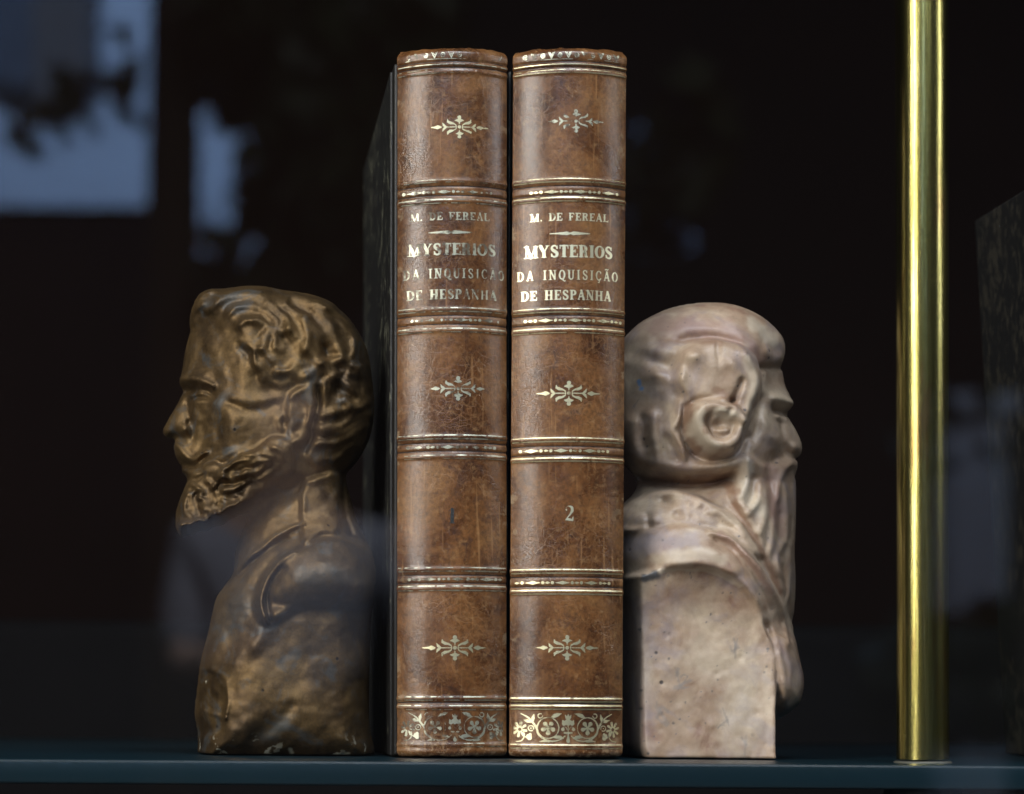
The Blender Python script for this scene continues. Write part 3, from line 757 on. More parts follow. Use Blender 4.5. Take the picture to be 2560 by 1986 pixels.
class Relief:
    """a bust modelled as a half-thickness T over its side view; both sides are built"""
    def __init__(self, Ym, outline, bbox, h, prof_R, prof_R2):
        self.Y = Ym; self.h = h
        x0, z1 = unproj(bbox[0], bbox[1], Ym); x1, z0 = unproj(bbox[2], bbox[3], Ym)
        self.gx = np.arange(float(x0), float(x1), h); self.gz = np.arange(-3 * h, float(z1), h)
        self.X, self.Z = np.meshgrid(self.gx, self.gz, indexing='ij')
        self.out = [self.w(p, 0.0) for p in cspline(outline, 4)]
        self.sd = poly_sd(self.X, self.Z, self.out)
        py = np.array([unproj(1000, q, Ym)[1] for q in prof_R[0]])
        o = np.argsort(py)
        self.R = np.interp(self.Z, py[o], np.array(prof_R[1])[o] * 0.001)
        py = np.array([unproj(1000, q, Ym)[1] for q in prof_R2[0]]); o = np.argsort(py)
        self.R2 = np.interp(self.Z, py[o], np.array(prof_R2[1])[o] * 0.001)
        self.T = None
    def w(self, p, v):
        """photo pixel + height over the mid plane -> x, z in the relief"""
        x, z = unproj(p[0], p[1], self.Y - v); return float(x), float(z)
    def begin(self):
        q = np.clip(self.sd / self.R2, -1, 1)
        self.T2s = np.where(q > 0, self.R ** 2 * (1 - (1 - q) ** 2), self.R ** 2 * 2 * q)
        self.T = np.sqrt(np.maximum(self.T2s, 0)); self.T0 = self.T.copy()
    def at(self, x, z):
        i = int(np.clip(round((x - self.gx[0]) / self.h), 0, len(self.gx) - 1)); j = int(np.clip(round((z - self.gz[0]) / self.h), 0, len(self.gz) - 1))
        return self.T[i, j]
    def loc(self, pts):
        r = []
        for p in pts:
            x, z = self.w(p, 0)
            for _ in range(4): x, z = self.w(p, self.at(x, z))
            r.append((x, z))
        return r
    def stroke(self, pts, r, amp, kind='gauss', sm=True):
        """r in px, amp in mm"""
        P = self.loc(spline(pts, 5) if sm and len(pts) > 2 else pts)
        n = len(P)
        rr = [r] * n if np.isscalar(r) else list(np.interp(np.linspace(0, 1, n), np.linspace(0, 1, len(r)), r))
        rm = max(rr) * S0 * 2.6
        i0, i1 = np.searchsorted(self.gx, [min(p[0] for p in P) - rm, max(p[0] for p in P) + rm])
        j0, j1 = np.searchsorted(self.gz, [min(p[1] for p in P) - rm, max(p[1] for p in P) + rm])
        if i1 <= i0 or j1 <= j0: return
        X, Z = self.X[i0:i1, j0:j1], self.Z[i0:i1, j0:j1]
        best = np.full(X.shape, 99.0)
        if n == 1: best = np.hypot(X - P[0][0], Z - P[0][1]) / (rr[0] * S0)
        for a, b, ra, rb in zip(P[:-1], P[1:], rr[:-1], rr[1:]):
            dx, dz = b[0] - a[0], b[1] - a[1]
            t = np.clip(((X - a[0]) * dx + (Z - a[1]) * dz) / (dx * dx + dz * dz + 1e-15), 0, 1)
            d = np.hypot(X - a[0] - t * dx, Z - a[1] - t * dz) / ((ra + (rb - ra) * t) * S0)
            best = np.minimum(best, d)
        if kind == 'gauss': f = np.exp(-best ** 2)
        else: f = np.sqrt(np.maximum(0, 1 - best ** 2))
        self.T[i0:i1, j0:j1] += amp * 0.001 * f
    def area(self, poly, amp, soft, dome=0.0, domer=60):
        P = self.loc(cspline(poly, 3))
        s = poly_sd(self.X, self.Z, P) / S0
        self.T += amp * 0.001 * sstep(s, -soft, soft) + dome * 0.001 * np.sqrt(np.clip(1 - (1 - np.clip(s / domer, 0, 1)) ** 2, 0, 1))
    def mask(self, poly, soft):
        P = self.loc(cspline(poly, 3)); return sstep(poly_sd(self.X, self.Z, P) / S0, -soft, soft)
    def warp(self, amp, size, seed):
        """hand-made irregularity: the modelled strokes wander a little"""
        dx = (fbm(self.X / size + 9, self.Z / size + 3, seed, 3) - 0.5) * 2 * amp; dz = (fbm(self.X / size, self.Z / size + 7, seed + 31, 3) - 0.5) * 2 * amp
        k = np.clip(self.sd / 0.006, 0, 1); fi = (self.X + dx * k - self.gx[0]) / self.h; fj = (self.Z + dz * k - self.gz[0]) / self.h
        i = np.clip(np.floor(fi).astype(int), 0, self.T.shape[0] - 2); j = np.clip(np.floor(fj).astype(int), 0, self.T.shape[1] - 2)
        a = np.clip(fi - i, 0, 1); b = np.clip(fj - j, 0, 1); T = self.T
        self.T = (T[i, j] * (1 - a) + T[i + 1, j] * a) * (1 - b) + (T[i, j + 1] * (1 - a) + T[i + 1, j + 1] * a) * b
        self.T = self.T + k * 0.0007 * (fbm(self.X / (size * 0.35), self.Z / (size * 0.35), seed + 50, 3) - 0.5)
    def smooth(self, n=1):
        for _ in range(n):
            T = self.T; self.T = (T + np.roll(T, 1, 0) + np.roll(T, -1, 0) + np.roll(T, 1, 1) + np.roll(T, -1, 1)) / 5
    def stain(self, V, items):
        """old stains, chips and paint spots with a shape of their own -> colour attribute (alpha = strength)"""
        col = np.zeros((len(V), 4), np.float32)
        i = np.clip(np.round((V[:, 0] - self.gx[0]) / self.h).astype(int), 0, len(self.gx) - 1)
        for c, pts, r, st in items:
            P = self.loc(spline(pts, 4) if len(pts) > 2 else pts)
            d = seg_dist(V[:, 0], V[:, 2], P, 0.0) / (r * S0)
            n = fbm(V[:, 0] / 0.0022 + 5, V[:, 2] / 0.0022, int(pts[0][0]), 3)
            a = st * (1 - sstep(d + (n - 0.5) * 1.1, 0.25, 1.3)) * (V[:, 1] < 0.004)
            a0 = col[:, 3]; an = a + a0 * (1 - a)
            for k in range(3): col[:, k] = np.where(an > 1e-4, (c[k] * a + col[:, k] * a0 * (1 - a)) / np.maximum(an, 1e-4), c[k])
            col[:, 3] = an
        return col
    def build(self, name, mat, stains=()):
        T = self.T
        # details fade out at the very rim so the outline stays as drawn
        T2 = np.where(self.T2s > 0, np.maximum(T, 0.25 * self.T0) ** 2, self.T2s)
        vm = float(T.max()) + 0.003
        hv = self.h * 1.25
        gv = np.arange(-vm, vm, hv)
        Fv = (T2[:, None, :] - (gv ** 2)[None, :, None])
        zc = (self.Z[:, None, :] * 0.05)
        Fv = np.minimum(Fv, zc)
        Fv[0] = Fv[-1] = -1e-4; Fv[:, :, -1] = -1e-4; Fv[:, 0] = Fv[:, -1] = -1e-4
        V, Q = surface_nets(Fv.astype(np.float64), (self.gx[0], gv[0], self.gz[0]), (self.h, hv, self.h))
        cx = float(self.gx.mean())
        col = None
        # light Laplacian smoothing against stair steps
        for _ in range(1):
            acc = np.zeros_like(V); n = np.zeros(len(V))
            for k in range(4):
                a, b = Q[:, k], Q[:, (k + 1) % 4]
                np.add.at(acc, a, V[b]); np.add.at(n, a, 1)
                np.add.at(acc, b, V[a]); np.add.at(n, b, 1)
            V = V * 0.5 + 0.5 * acc / np.maximum(n, 1)[:, None]
        V[:, 2] = np.maximum(V[:, 2], 0) + 0.0004
        col = self.stain(V, stains)
        V[:, 0] -= cx
        o = mesh_obj(name, V, Q.astype(np.int32), mat, None, smooth=True)
        at = o.data.attributes.new('stain', 'FLOAT_COLOR', 'POINT'); at.data.foreach_set('color', col.ravel())
        o.location = (cx, self.Y, 0)
        return o

# ---- the bronze bearded bust, facing left
rng = random.Random(4)
outL = [(615, 722), (560, 728), (520, 731), (495, 748), (480, 778), (474, 812), (476, 830), (468, 860), (461, 890), (455, 930), (450, 955), (451, 968), (456, 982),
        (450, 1000), (437, 1025), (422, 1050), (411, 1070), (407, 1082), (413, 1095), (428, 1099), (437, 1104), (436, 1122), (438, 1140), (446, 1160), (455, 1172),
        (456, 1184), (464, 1194), (468, 1206), (463, 1222), (452, 1250), (442, 1280), (439, 1310), (444, 1332), (455, 1342), (468, 1334), (482, 1337), (498, 1325), (516, 1327), (536, 1313), (556, 1312), (580, 1295),
        (606, 1290), (612, 1310), (600, 1345), (587, 1385), (586, 1410), (582, 1438), (560, 1470), (541, 1498), (530, 1540), (519, 1590), (508, 1630), (499, 1670), (490, 1740), (485, 1786),
        (490, 1815), (495, 1850), (494, 1890), (494, 1925), (700, 1925), (921, 1925), (922, 1800), (924, 1640), (932, 1500), (934, 1420), (918, 1362), (893, 1310), (876, 1250), (866, 1205),
        (868, 1186), (896, 1152), (920, 1108), (932, 1060), (934, 1010), (930, 960), (920, 890), (900, 845), (876, 808), (850, 782), (823, 760), (780, 744), (740, 738), (700, 731), (660, 723)]
B = Relief(0.036, outL, (390, 700, 960, 1900), 0.00046,
           ([700, 1150, 1230, 1300, 1400, 1480, 1900], [24, 23, 17, 18, 27, 29, 29]), ([700, 1150, 1230, 1300, 1400, 1480, 1900], [27, 25, 16, 17, 22, 22, 20]))
# the face narrows towards the nose and the brow
x_, z_ = B.w((560, 1000), 0); fr = np.clip((B.X - B.w((405, 1000), 0)[0]) / (230 * S0), 0, 1)
headm = sstep(B.Z, B.w((600, 1360), 0)[1], B.w((600, 1300), 0)[1])
B.R *= 1 - headm * (1 - (0.42 + 0.58 * (0.5 * fr ** 0.75 + 0.5 * sstep(fr, 0, 1))))
bm_ = poly_sd(B.X, B.Z, [B.w(p, 0) for p in [(440, 1195), (540, 1165), (640, 1150), (650, 1235), (590, 1300), (500, 1345), (420, 1360), (420, 1250)]]) / S0
B.R2 *= 1 - 0.90 * sstep(bm_, -30, 14)
B.begin()
# big forms
B.area([(596, 1290), (755, 1215), (850, 1180), (870, 1220), (760, 1330), (600, 1420)], -1.5, 30)                   # neck
B.area([(620, 1320), (590, 1310), (660, 1250), (738, 1190), (755, 1215), (690, 1270)], -3.0, 18)                   # under the jaw
B.area([(458, 985), (520, 985), (560, 1040), (560, 1110), (500, 1130), (470, 1100)], -1.2, 26)                     # cheek plane
# brow, eye, nose
B.stroke([(450, 953), (480, 954), (508, 962), (532, 974)], [10, 12, 11, 6], 2.9)
B.stroke([(462, 978), (496, 983), (530, 994)], [11, 13, 9], -3.0)
B.stroke([(483, 996), (505, 991), (530, 1000)], [6, 8, 5], 2.9)
B.stroke([(485, 1004), (508, 1004), (526, 1006)], [4, 5, 3], -1.4)
B.stroke([(492, 1016), (515, 1018), (535, 1012)], [6, 7, 5], 0.8)
B.stroke([(464, 1078)], [15], 2.6); B.stroke([(480, 1056), (484, 1076), (480, 1098)], [7, 8, 7], -2.4)
B.stroke([(430, 1092), (448, 1096), (462, 1094)], [4, 5, 4], -1.6)
B.stroke([(470, 1010), (476, 1035), (478, 1056)], [11, 11, 9], -1.8)
B.stroke([(545, 1020), (575, 1050), (570, 1090)], [26, 34, 28], 1.6)                                                # cheek bone
B.stroke([(500, 1120), (512, 1095), (505, 1070)], [10, 12, 8], -0.9)
# temple and cheek fold
B.stroke([(580, 1006), (600, 1014), (625, 1022), (660, 1024), (690, 1012)], [8, 13, 14, 12, 9], -1.3)
B.stroke([(590, 990), (625, 1000), (665, 1004), (700, 995), (730, 980)], [12, 14, 13, 12, 10], 0.6)
B.stroke([(640, 960), (675, 980)], [22, 18], -1.0)
# moustache and mouth
B.stroke([(440, 1118), (455, 1136), (472, 1150), (490, 1150), (505, 1136), (522, 1130)], [7, 11, 11, 9, 7, 4], 3.0)
B.stroke([(446, 1150), (470, 1168), (495, 1164), (515, 1145)], [4, 6, 5, 4], -2.2)
B.stroke([(458, 1180), (475, 1184), (490, 1180)], [7, 8, 5], 1.6)
B.stroke([(466, 1200), (490, 1202), (510, 1190)], [6, 8, 6], -1.8)
# beard: raised mass, then locks
beard = [(470, 1205), (490, 1182), (535, 1160), (560, 1168), (598, 1143), (640, 1118), (668, 1100), (700, 1090), (735, 1122), (728, 1175), (690, 1215), (648, 1250), (604, 1288), (545, 1326), (500, 1345), (448, 1350), (436, 1300), (450, 1240)]
B.area(beard, 2.6, 8, 2.4, 34)
locks = [([(560, 1180), (590, 1160), (620, 1152), (625, 1140), (605, 1138)], 8), ([(600, 1175), (640, 1158), (665, 1150)], 9), ([(590, 1195), (630, 1190), (660, 1165)], 9),
         ([(545, 1200), (580, 1205), (610, 1198)], 10), ([(520, 1210), (540, 1235), (545, 1255)], 9), ([(530, 1225), (550, 1205)], 7), ([(560, 1225), (590, 1225), (615, 1210)], 9),
         ([(470, 1240), (462, 1270), (470, 1300), (485, 1312)], 8), ([(485, 1235), (480, 1260), (490, 1290)], 8), ([(505, 1250), (515, 1270), (510, 1295)], 9),
         ([(535, 1262), (545, 1280), (530, 1300)], 8), ([(560, 1250), (570, 1268), (560, 1285)], 8), ([(590, 1240), (600, 1252), (590, 1266)], 7), ([(480, 1215), (500, 1225), (510, 1240)], 7),
         ([(640, 1200), (665, 1190), (690, 1168)], 8), ([(680, 1115), (700, 1125), (705, 1150)], 9), ([(650, 1135), (680, 1140)], 7), ([(452, 1255), (447, 1290), (453, 1325)], 6), ([(490, 1305), (515, 1310)], 7)]
for p, r in locks:
    B.stroke(p, [r * 0.7, r * 1.15, r * 0.6], 1.9); q = [(x + 2, y + r * 1.05) for x, y in p]; B.stroke(q, [r * 0.35, r * 0.45, r * 0.3], -1.1)
for _ in range(60):
    x, y = rng.uniform(450, 690), rng.uniform(1160, 1330)
    if y > 1345 - (x - 480) * 0.50 or y < 1215 - (x - 470) * 0.42: continue
    B.stroke([(x, y)], [rng.uniform(6, 11)], rng.uniform(0.7, 1.7) * rng.choice((1, 1, -1)))
for x, y in ((462, 1318), (482, 1322), (505, 1312), (530, 1300), (556, 1296), (578, 1280), (604, 1268), (470, 1290), (520, 1280)):
    B.stroke([(x - 5, y - 3), (x + 6, y + 2)], [11, 12], 2.4)
# ear
B.area([(722, 1010), (738, 985), (766, 968), (784, 985), (788, 1020), (784, 1060), (770, 1098), (745, 1122), (728, 1110), (724, 1070)], 2.4, 13)
B.stroke([(728, 998), (744, 982), (766, 972), (782, 990), (785, 1030), (779, 1065)], [5, 8, 10, 9, 8, 6], 1.7)
B.stroke([(750, 1005), (762, 1025), (758, 1065), (745, 1080)], [10, 14, 13, 9], -1.9)
B.stroke([(716, 1055)], [10], -1.8); B.stroke([(705, 1048), (708, 1066)], [9, 8], 1.6)
B.stroke([(794, 985), (796, 1040), (785, 1090), (760, 1125)], [9, 11, 11, 9], -2.4)
B.stroke([(735, 1112), (750, 1104)], [13, 12], 1.6); B.stroke([(760, 1040), (752, 1075)], [10, 10], 0.8)
# hair: raised mass, waves and curls
hair = [(474, 800), (500, 775), (540, 780), (575, 800), (600, 830), (618, 875), (640, 920), (662, 950), (705, 972), (740, 965), (790, 975), (800, 1040), (790, 1100), (770, 1150), (860, 1180), (935, 1080), (935, 950), (880, 800), (780, 735), (620, 715), (490, 730), (465, 780)]
B.area(hair, 1.5, 10)
hl = [([(520, 782), (550, 752), (600, 738), (650, 742), (688, 764), (710, 800), (714, 830)], 13, 2.6), ([(560, 800), (585, 775), (622, 763), (660, 772), (684, 802), (680, 840), (690, 880)], 11, 2.0),
      ([(598, 812), (622, 798), (648, 812), (658, 842), (655, 880)], 12, 1.8), ([(600, 850), (625, 880), (640, 920)], 10, 1.3), ([(655, 880), (680, 910), (700, 935)], 12, 1.6),
      ([(490, 770), (500, 745), (530, 733)], 12, 2.2), ([(478, 820), (486, 790), (505, 770)], 8, 1.6),
      ([(700, 745), (735, 775), (755, 812), (770, 850), (765, 880)], 14, 2.2), ([(735, 740), (785, 765), (815, 800), (835, 850), (830, 890), (805, 915)], 15, 2.4),
      ([(715, 830), (738, 858), (745, 895), (730, 925)], 13, 2.0), ([(765, 870), (785, 890), (790, 925), (770, 950)], 14, 2.0), ([(700, 930), (735, 935), (765, 950)], 12, 1.5),
      ([(800, 760), (850, 800), (880, 850), (885, 890)], 13, 2.0), ([(850, 900), (870, 930), (860, 960), (840, 950)], 15, 2.4), ([(880, 900), (905, 940), (908, 985)], 13, 1.8),
      ([(870, 975), (890, 1000), (880, 1022), (862, 1005)], 13, 2.2), ([(812, 930), (820, 965), (815, 1000)], 13, 1.5), ([(800, 1040), (840, 1042), (885, 1030), (920, 1005)], 11, 1.8),
      ([(800, 1078), (850, 1080), (895, 1062), (925, 1040)], 12, 2.0), ([(795, 1115), (840, 1112), (885, 1092), (915, 1075)], 12, 1.8), ([(800, 1150), (845, 1142), (885, 1118)], 12, 1.4)]
for p, r, a in hl:
    B.stroke(p, [r * 1.0, r * 1.5, r * 0.9], a * 0.95)
    q = [(x - r * 0.5, y + r * 1.15) for x, y in p]; B.stroke(q, [r * 0.5, r * 0.9, r * 0.5], -a * 0.35)
    for _ in range(2):
        o = rng.uniform(-0.7, 0.7) * r; q = [(x + o * 0.6 + rng.uniform(-2, 2), y + o + rng.uniform(-2, 2)) for x, y in p]
        k = rng.randint(0, max(0, len(q) - 3)); B.stroke(q[k:k + 3], [2, 4, 2], rng.uniform(-0.7, 0.5))
B.stroke([(822, 868), (826, 890)], [14, 14], -3.0); B.stroke([(845, 985)], [14], -2.2); B.stroke([(600, 880), (618, 900)], [9, 9], -1.2)
for _ in range(120):
    x, y = rng.uniform(480, 930), rng.uniform(735, 1150)
    if (x < 640 and y > 830) or (x < 800 and y > 955): continue
    a_ = rng.uniform(0, 6.28); l_ = rng.uniform(4, 26); r_ = rng.uniform(6, 13)
    B.stroke([(x, y), (x + l_ * math.cos(a_), y + l_ * math.sin(a_))], [r_, r_ * 0.6], rng.uniform(-1.1, 1.1))
B.warp(0.0018, 0.0075, 5)
B.smooth(1)
# collar, lapels, shoulder
B.area([(756, 1218), (785, 1200), (835, 1186), (852, 1200), (848, 1250), (845, 1332), (800, 1340), (760, 1366), (752, 1310)], 3.8, 9)
B.stroke([(790, 1215), (800, 1240)], [14, 14], 0.7); B.stroke([(858, 1210), (862, 1280), (880, 1340)], [10, 12, 10], -2.0)
B.area([(598, 1345), (690, 1290), (755, 1235), (757, 1300), (690, 1345), (640, 1378), (588, 1420)], 1.2, 10)
B.stroke([(592, 1432), (620, 1400), (650, 1378), (690, 1346), (735, 1322), (758, 1315)], [7, 8, 8, 7, 6, 5], 2.6); B.stroke([(600, 1442), (632, 1410), (668, 1382), (720, 1350)], [8, 9, 9, 7], -1.8)
B.area([(640, 1520), (652, 1470), (690, 1412), (740, 1380), (840, 1345), (960, 1400), (960, 1510), (860, 1520), (760, 1520), (670, 1562)], 4.5, 16)
B.stroke([(760, 1440), (860, 1440), (950, 1450)], [62, 60, 60], 5.5)
B.stroke([(665, 1560), (652, 1510), (665, 1455), (695, 1412), (735, 1384)], [6, 8, 8, 7, 6], 2.4); B.stroke([(676, 1552), (668, 1505), (682, 1458), (706, 1425)], [8, 10, 10, 8], -2.6)
B.stroke([(690, 1515), (770, 1522), (850, 1520), (940, 1525)], [20, 24, 24, 24], -2.6)
B.stroke([(640, 1560), (655, 1590), (640, 1620)], [18, 20, 16], 1.6); B.stroke([(560, 1560), (575, 1620), (560, 1680)], [24, 30, 22], -1.2)
B.stroke([(620, 1610), (570, 1680), (545, 1730)], [20, 24, 18], 1.4)
B.area([(470, 1695), (548, 1690), (566, 1745), (560, 1795), (552, 1830), (475, 1835)], -2.6, 7)
B.stroke([(545, 1690), (566, 1745), (562, 1800)], [7, 8, 6], 1.2); B.stroke([(510, 1780), (540, 1790), (562, 1800)], [5, 6, 5], 1.0)
B.stroke([(640, 1850), (700, 1800), (730, 1770)], [18, 20, 14], -1.0); B.stroke([(800, 1560), (780, 1640), (740, 1720)], [30, 34, 28], -0.8)
for _ in range(46):
    x, y = rng.uniform(500, 920), rng.uniform(1560, 1890)
    B.stroke([(x, y)], [rng.uniform(16, 44)], rng.uniform(-0.16, 0.16))
for _ in range(60):
    x, y = rng.uniform(470, 920), rng.uniform(740, 1480)
    B.stroke([(x, y)], [rng.uniform(5, 14)], rng.uniform(-0.3, 0.3))
PL = (0.60, 0.57, 0.44); GR = (0.050, 0.058, 0.058)
bustL = B.build('bronze_bust', mat_bronze(), [(GR, [(665, 1845), (690, 1825), (715, 1800)], 24, 0.6), (GR, [(760, 1440), (850, 1440), (930, 1455)], 30, 0.35), (GR, [(600, 1500), (560, 1580)], 40, 0.3),
    (PL, [(726, 1874), (730, 1884)], 6, 1.0), (PL, [(715, 1890)], 4, 1.0), (PL, [(765, 1891)], 3, 1.0), (PL, [(815, 1893), (850, 1888), (872, 1884)], 5, 0.9), (PL, [(515, 1705)], 3, 1.0), (PL, [(494, 1886)], 3, 1.0)])
tag(bustL, 'dark bronze bust of a bearded man with wavy hair, facing left beside the volumes', 'bust')

# ---- the pale plaster bust, facing right
outR = [(1725, 766), (1690, 772), (1650, 785), (1605, 808), (1570, 838), (1548, 875), (1538, 930), (1534, 1000), (1538, 1080), (1552, 1140), (1575, 1180), (1590, 1205), (1585, 1235), (1560, 1262),
        (1538, 1300), (1536, 1360), (1540, 1430), (1545, 1480), (1548, 1540), (1549, 1600), (1549, 1750), (1549, 1840), (1552, 1875), (1562, 1900), (1562, 1930), (1760, 1930), (1896, 1930), (1897, 1880), (1899, 1850), (1911, 1822), (1938, 1803), (1966, 1780), (1982, 1764),
        (1992, 1728), (1992, 1695), (1983, 1656), (1975, 1610), (1972, 1570), (1980, 1530), (1983, 1465), (1982, 1400), (1983, 1340), (1986, 1280), (1986, 1225), (1983, 1195), (1989, 1176),
        (1989, 1160), (1982, 1151), (1996, 1146), (2004, 1133), (2003, 1112), (1990, 1081), (1974, 1055), (1968, 1040), (1974, 1028), (1980, 1014), (1974, 994), (1961, 966), (1956, 938), (1951, 920),
        (1956, 900), (1960, 878), (1952, 848), (1923, 816), (1886, 790), (1842, 772), (1801, 764), (1762, 763)]
Pm = Relief(0.040, outR, (1500, 740, 2030, 1905), 0.00046,
            ([740, 1140, 1210, 1280, 1400, 1480, 1900], [23, 22, 17, 22, 29, 30, 30]), ([740, 1140, 1210, 1280, 1400, 1480, 1900], [30, 27, 18, 22, 24, 20, 16]))
fr = np.clip((Pm.w((2010, 1000), 0)[0] - Pm.X) / (200 * S0), 0, 1)
headm = sstep(Pm.Z, Pm.w((1900, 1620), 0)[1], Pm.w((1900, 1560), 0)[1])
Pm.R *= 1 - headm * (1 - (0.40 + 0.60 * (0.5 * fr ** 0.8 + 0.5 * sstep(fr, 0, 1))))
Pm.begin()
# cap of hair over the head and its front roll
Pm.area([(1560, 860), (1660, 845), (1725, 842), (1790, 842), (1835, 858), (1875, 886), (1900, 918), (1945, 922), (1975, 880), (1930, 800), (1800, 745), (1650, 760), (1540, 840)], 1.5, 16)
Pm.stroke([(1915, 885), (1935, 900), (1950, 900)], [16, 18, 14], 1.8); Pm.stroke([(1900, 922), (1925, 924), (1955, 922)], [6, 7, 6], -2.2)
Pm.stroke([(1700, 856), (1740, 849), (1790, 850), (1835, 864), (1872, 892)], [6, 11, 13, 11, 8], -1.1)
# side hair mass
mass = [(1713, 873), (1750, 860), (1793, 854), (1861, 877), (1889, 913), (1897, 961), (1891, 1009), (1875, 1053), (1858, 1085), (1845, 1121), (1813, 1139), (1761, 1127), (1727, 1093), (1712, 1050), (1703, 1000), (1682, 965), (1690, 913)]
Pm.area(mass, 3.8, 9, 4.6, 85)
Pm.stroke([(1860, 890), (1884, 930), (1886, 975), (1874, 1020), (1858, 1056)], [13, 16, 17, 16, 13], 2.2)
Pm.stroke([(1828, 915), (1850, 950), (1848, 990)], [11, 14, 11], 1.2)
Pm.stroke([(1854, 955), (1846, 985), (1833, 1004)], [6, 8, 6], -3.2)
Pm.stroke([(1737, 1004), (1781, 1002), (1812, 1012), (1836, 1004)], [6, 7, 7, 6], -2.6)
Pm.stroke([(1794, 862), (1796, 890), (1800, 914)], [5, 6, 4], -1.0)
Pm.stroke([(1700, 930), (1690, 960), (1705, 985)], [12, 13, 11], 1.0)
Pm.stroke([(1745, 930), (1790, 945), (1800, 975)], [26, 30, 24], -0.9)
Pm.stroke([(1625, 880), (1680, 882), (1735, 892)], [26, 28, 20], 2.4); Pm.stroke([(1640, 948), (1692, 950)], [20, 20], 2.0)
# spiral curl
Pm.stroke([(1855, 1060), (1838, 1040), (1815, 1022), (1780, 1018), (1750, 1032), (1736, 1062), (1742, 1095), (1768, 1118), (1805, 1124), (1838, 1104), (1846, 1078)], [12, 16, 20, 23, 25, 25, 25, 25, 23, 20, 15], 4.2, 'dome')
Pm.stroke([(1824, 1046), (1800, 1038), (1785, 1050), (1790, 1070), (1815, 1080)], [8, 9, 9, 9, 9], 1.8, 'dome')
Pm.stroke([(1790, 1062), (1800, 1066)], [9, 9], -2.6); Pm.stroke([(1830, 1022), (1826, 1036)], [5, 5], -1.6)
Pm.stroke([(1720, 1020), (1708, 1060), (1716, 1105), (1745, 1140), (1800, 1152), (1845, 1138), (1870, 1095)], [8, 9, 10, 11, 11, 10, 8], -3.0)
# hair at the back, strands
Pm.area([(1530, 900), (1700, 960), (1715, 1050), (1720, 1140), (1780, 1150), (1835, 1140), (1858, 1150), (1833, 1178), (1781, 1192), (1700, 1190), (1620, 1170), (1535, 1140)], 2.4, 20)
Pm.stroke([(1606, 1050), (1607, 1090), (1614, 1120)], [8, 12, 9], -1.9); Pm.stroke([(1632, 1050), (1630, 1095), (1640, 1150)], [12, 14, 12], 1.8)
Pm.stroke([(1700, 1010), (1696, 1050), (1676, 1082), (1696, 1112), (1706, 1148)], [9, 12, 11, 11, 8], 2.4); Pm.stroke([(1668, 1095), (1686, 1120), (1698, 1150)], [6, 7, 6], -2.2)
Pm.stroke([(1655, 1000), (1650, 1060), (1660, 1130)], [12, 14, 12], -1.2); Pm.stroke([(1580, 1060), (1576, 1100), (1590, 1150), (1640, 1172)], [14, 14, 13, 10], 1.8)
Pm.stroke([(1640, 1165), (1700, 1172), (1760, 1172), (1820, 1158)], [12, 12, 12, 10], 1.4)
Pm.stroke([(1575, 870), (1572, 930), (1580, 1000)], [26, 30, 26], -1.0); Pm.stroke([(1615, 880), (1612, 950)], [20, 20], 0.8)
# neck recess
Pm.stroke([(1560, 1200), (1640, 1206), (1720, 1212), (1790, 1208), (1830, 1192)], [18, 21, 18, 15, 12], -6.5)
# face
Pm.stroke([(1938, 1002), (1962, 1008), (1982, 1014)], [12, 12, 9], 2.2); Pm.stroke([(1940, 1030), (1958, 1038), (1970, 1038)], [10, 10, 7], -3.2)
Pm.stroke([(1945, 1047), (1958, 1046), (1966, 1052)], [6, 7, 5], 1.6); Pm.stroke([(1945, 1060), (1955, 1062), (1964, 1066)], [5, 5, 4], -1.2)
Pm.stroke([(1912, 1060), (1930, 1090), (1945, 1115)], [22, 26, 20], 1.6); Pm.stroke([(1956, 1075), (1964, 1105), (1968, 1135)], [9, 10, 8], -2.2)
Pm.stroke([(1984, 1126)], [13], 2.2); Pm.stroke([(1905, 1000), (1900, 1050), (1884, 1100)], [12, 14, 12], -2.4)
Pm.stroke([(1925, 950), (1925, 990)], [20, 20], -0.8)
# moustache and beard
bd = [(1858, 1160), (1870, 1140), (1905, 1165), (1945, 1160), (1975, 1150), (2000, 1160), (1995, 1300), (1992, 1460), (1985, 1560), (1968, 1570), (1925, 1440), (1901, 1375), (1862, 1300), (1845, 1275), (1824, 1240), (1846, 1190)]
Pm.area(bd, 2.2, 9)
Pm.stroke([(1978, 1162), (1960, 1180), (1945, 1215), (1940, 1250)], [8, 10, 11, 8], 1.6); Pm.stroke([(1938, 1150), (1925, 1185), (1925, 1230)], [12, 13, 10], -1.6)
for p, r, a in [([(1868, 1160), (1868, 1200), (1855, 1240), (1862, 1265)], 12, 2.4), ([(1900, 1215), (1895, 1250), (1870, 1285)], 11, 2.0), ([(1885, 1200), (1880, 1245)], 6, -1.8),
                ([(1858, 1250), (1872, 1262), (1890, 1240)], 5, -2.2), ([(1915, 1230), (1912, 1290), (1900, 1335)], 13, 1.8), ([(1935, 1260), (1932, 1320), (1925, 1380)], 12, 1.4),
                ([(1960, 1220), (1966, 1290), (1962, 1360)], 12, 1.6), ([(1948, 1290), (1944, 1350), (1950, 1400)], 8, -1.6), ([(1950, 1370), (1942, 1420), (1955, 1450)], 10, 1.6),
                ([(1972, 1370), (1975, 1430), (1968, 1500)], 10, 1.6), ([(1958, 1420), (1962, 1470), (1960, 1500)], 7, -1.8), ([(1940, 1400), (1955, 1480), (1966, 1540)], 9, 1.4),
                ([(1922, 1300), (1918, 1350), (1912, 1385)], 6, -1.2), ([(1978, 1300), (1976, 1350)], 6, -1.2)]:
    Pm.stroke(p, [r * 0.9, r * 1.25, r * 0.8], a * (0.85 if a > 0 else 0.6))
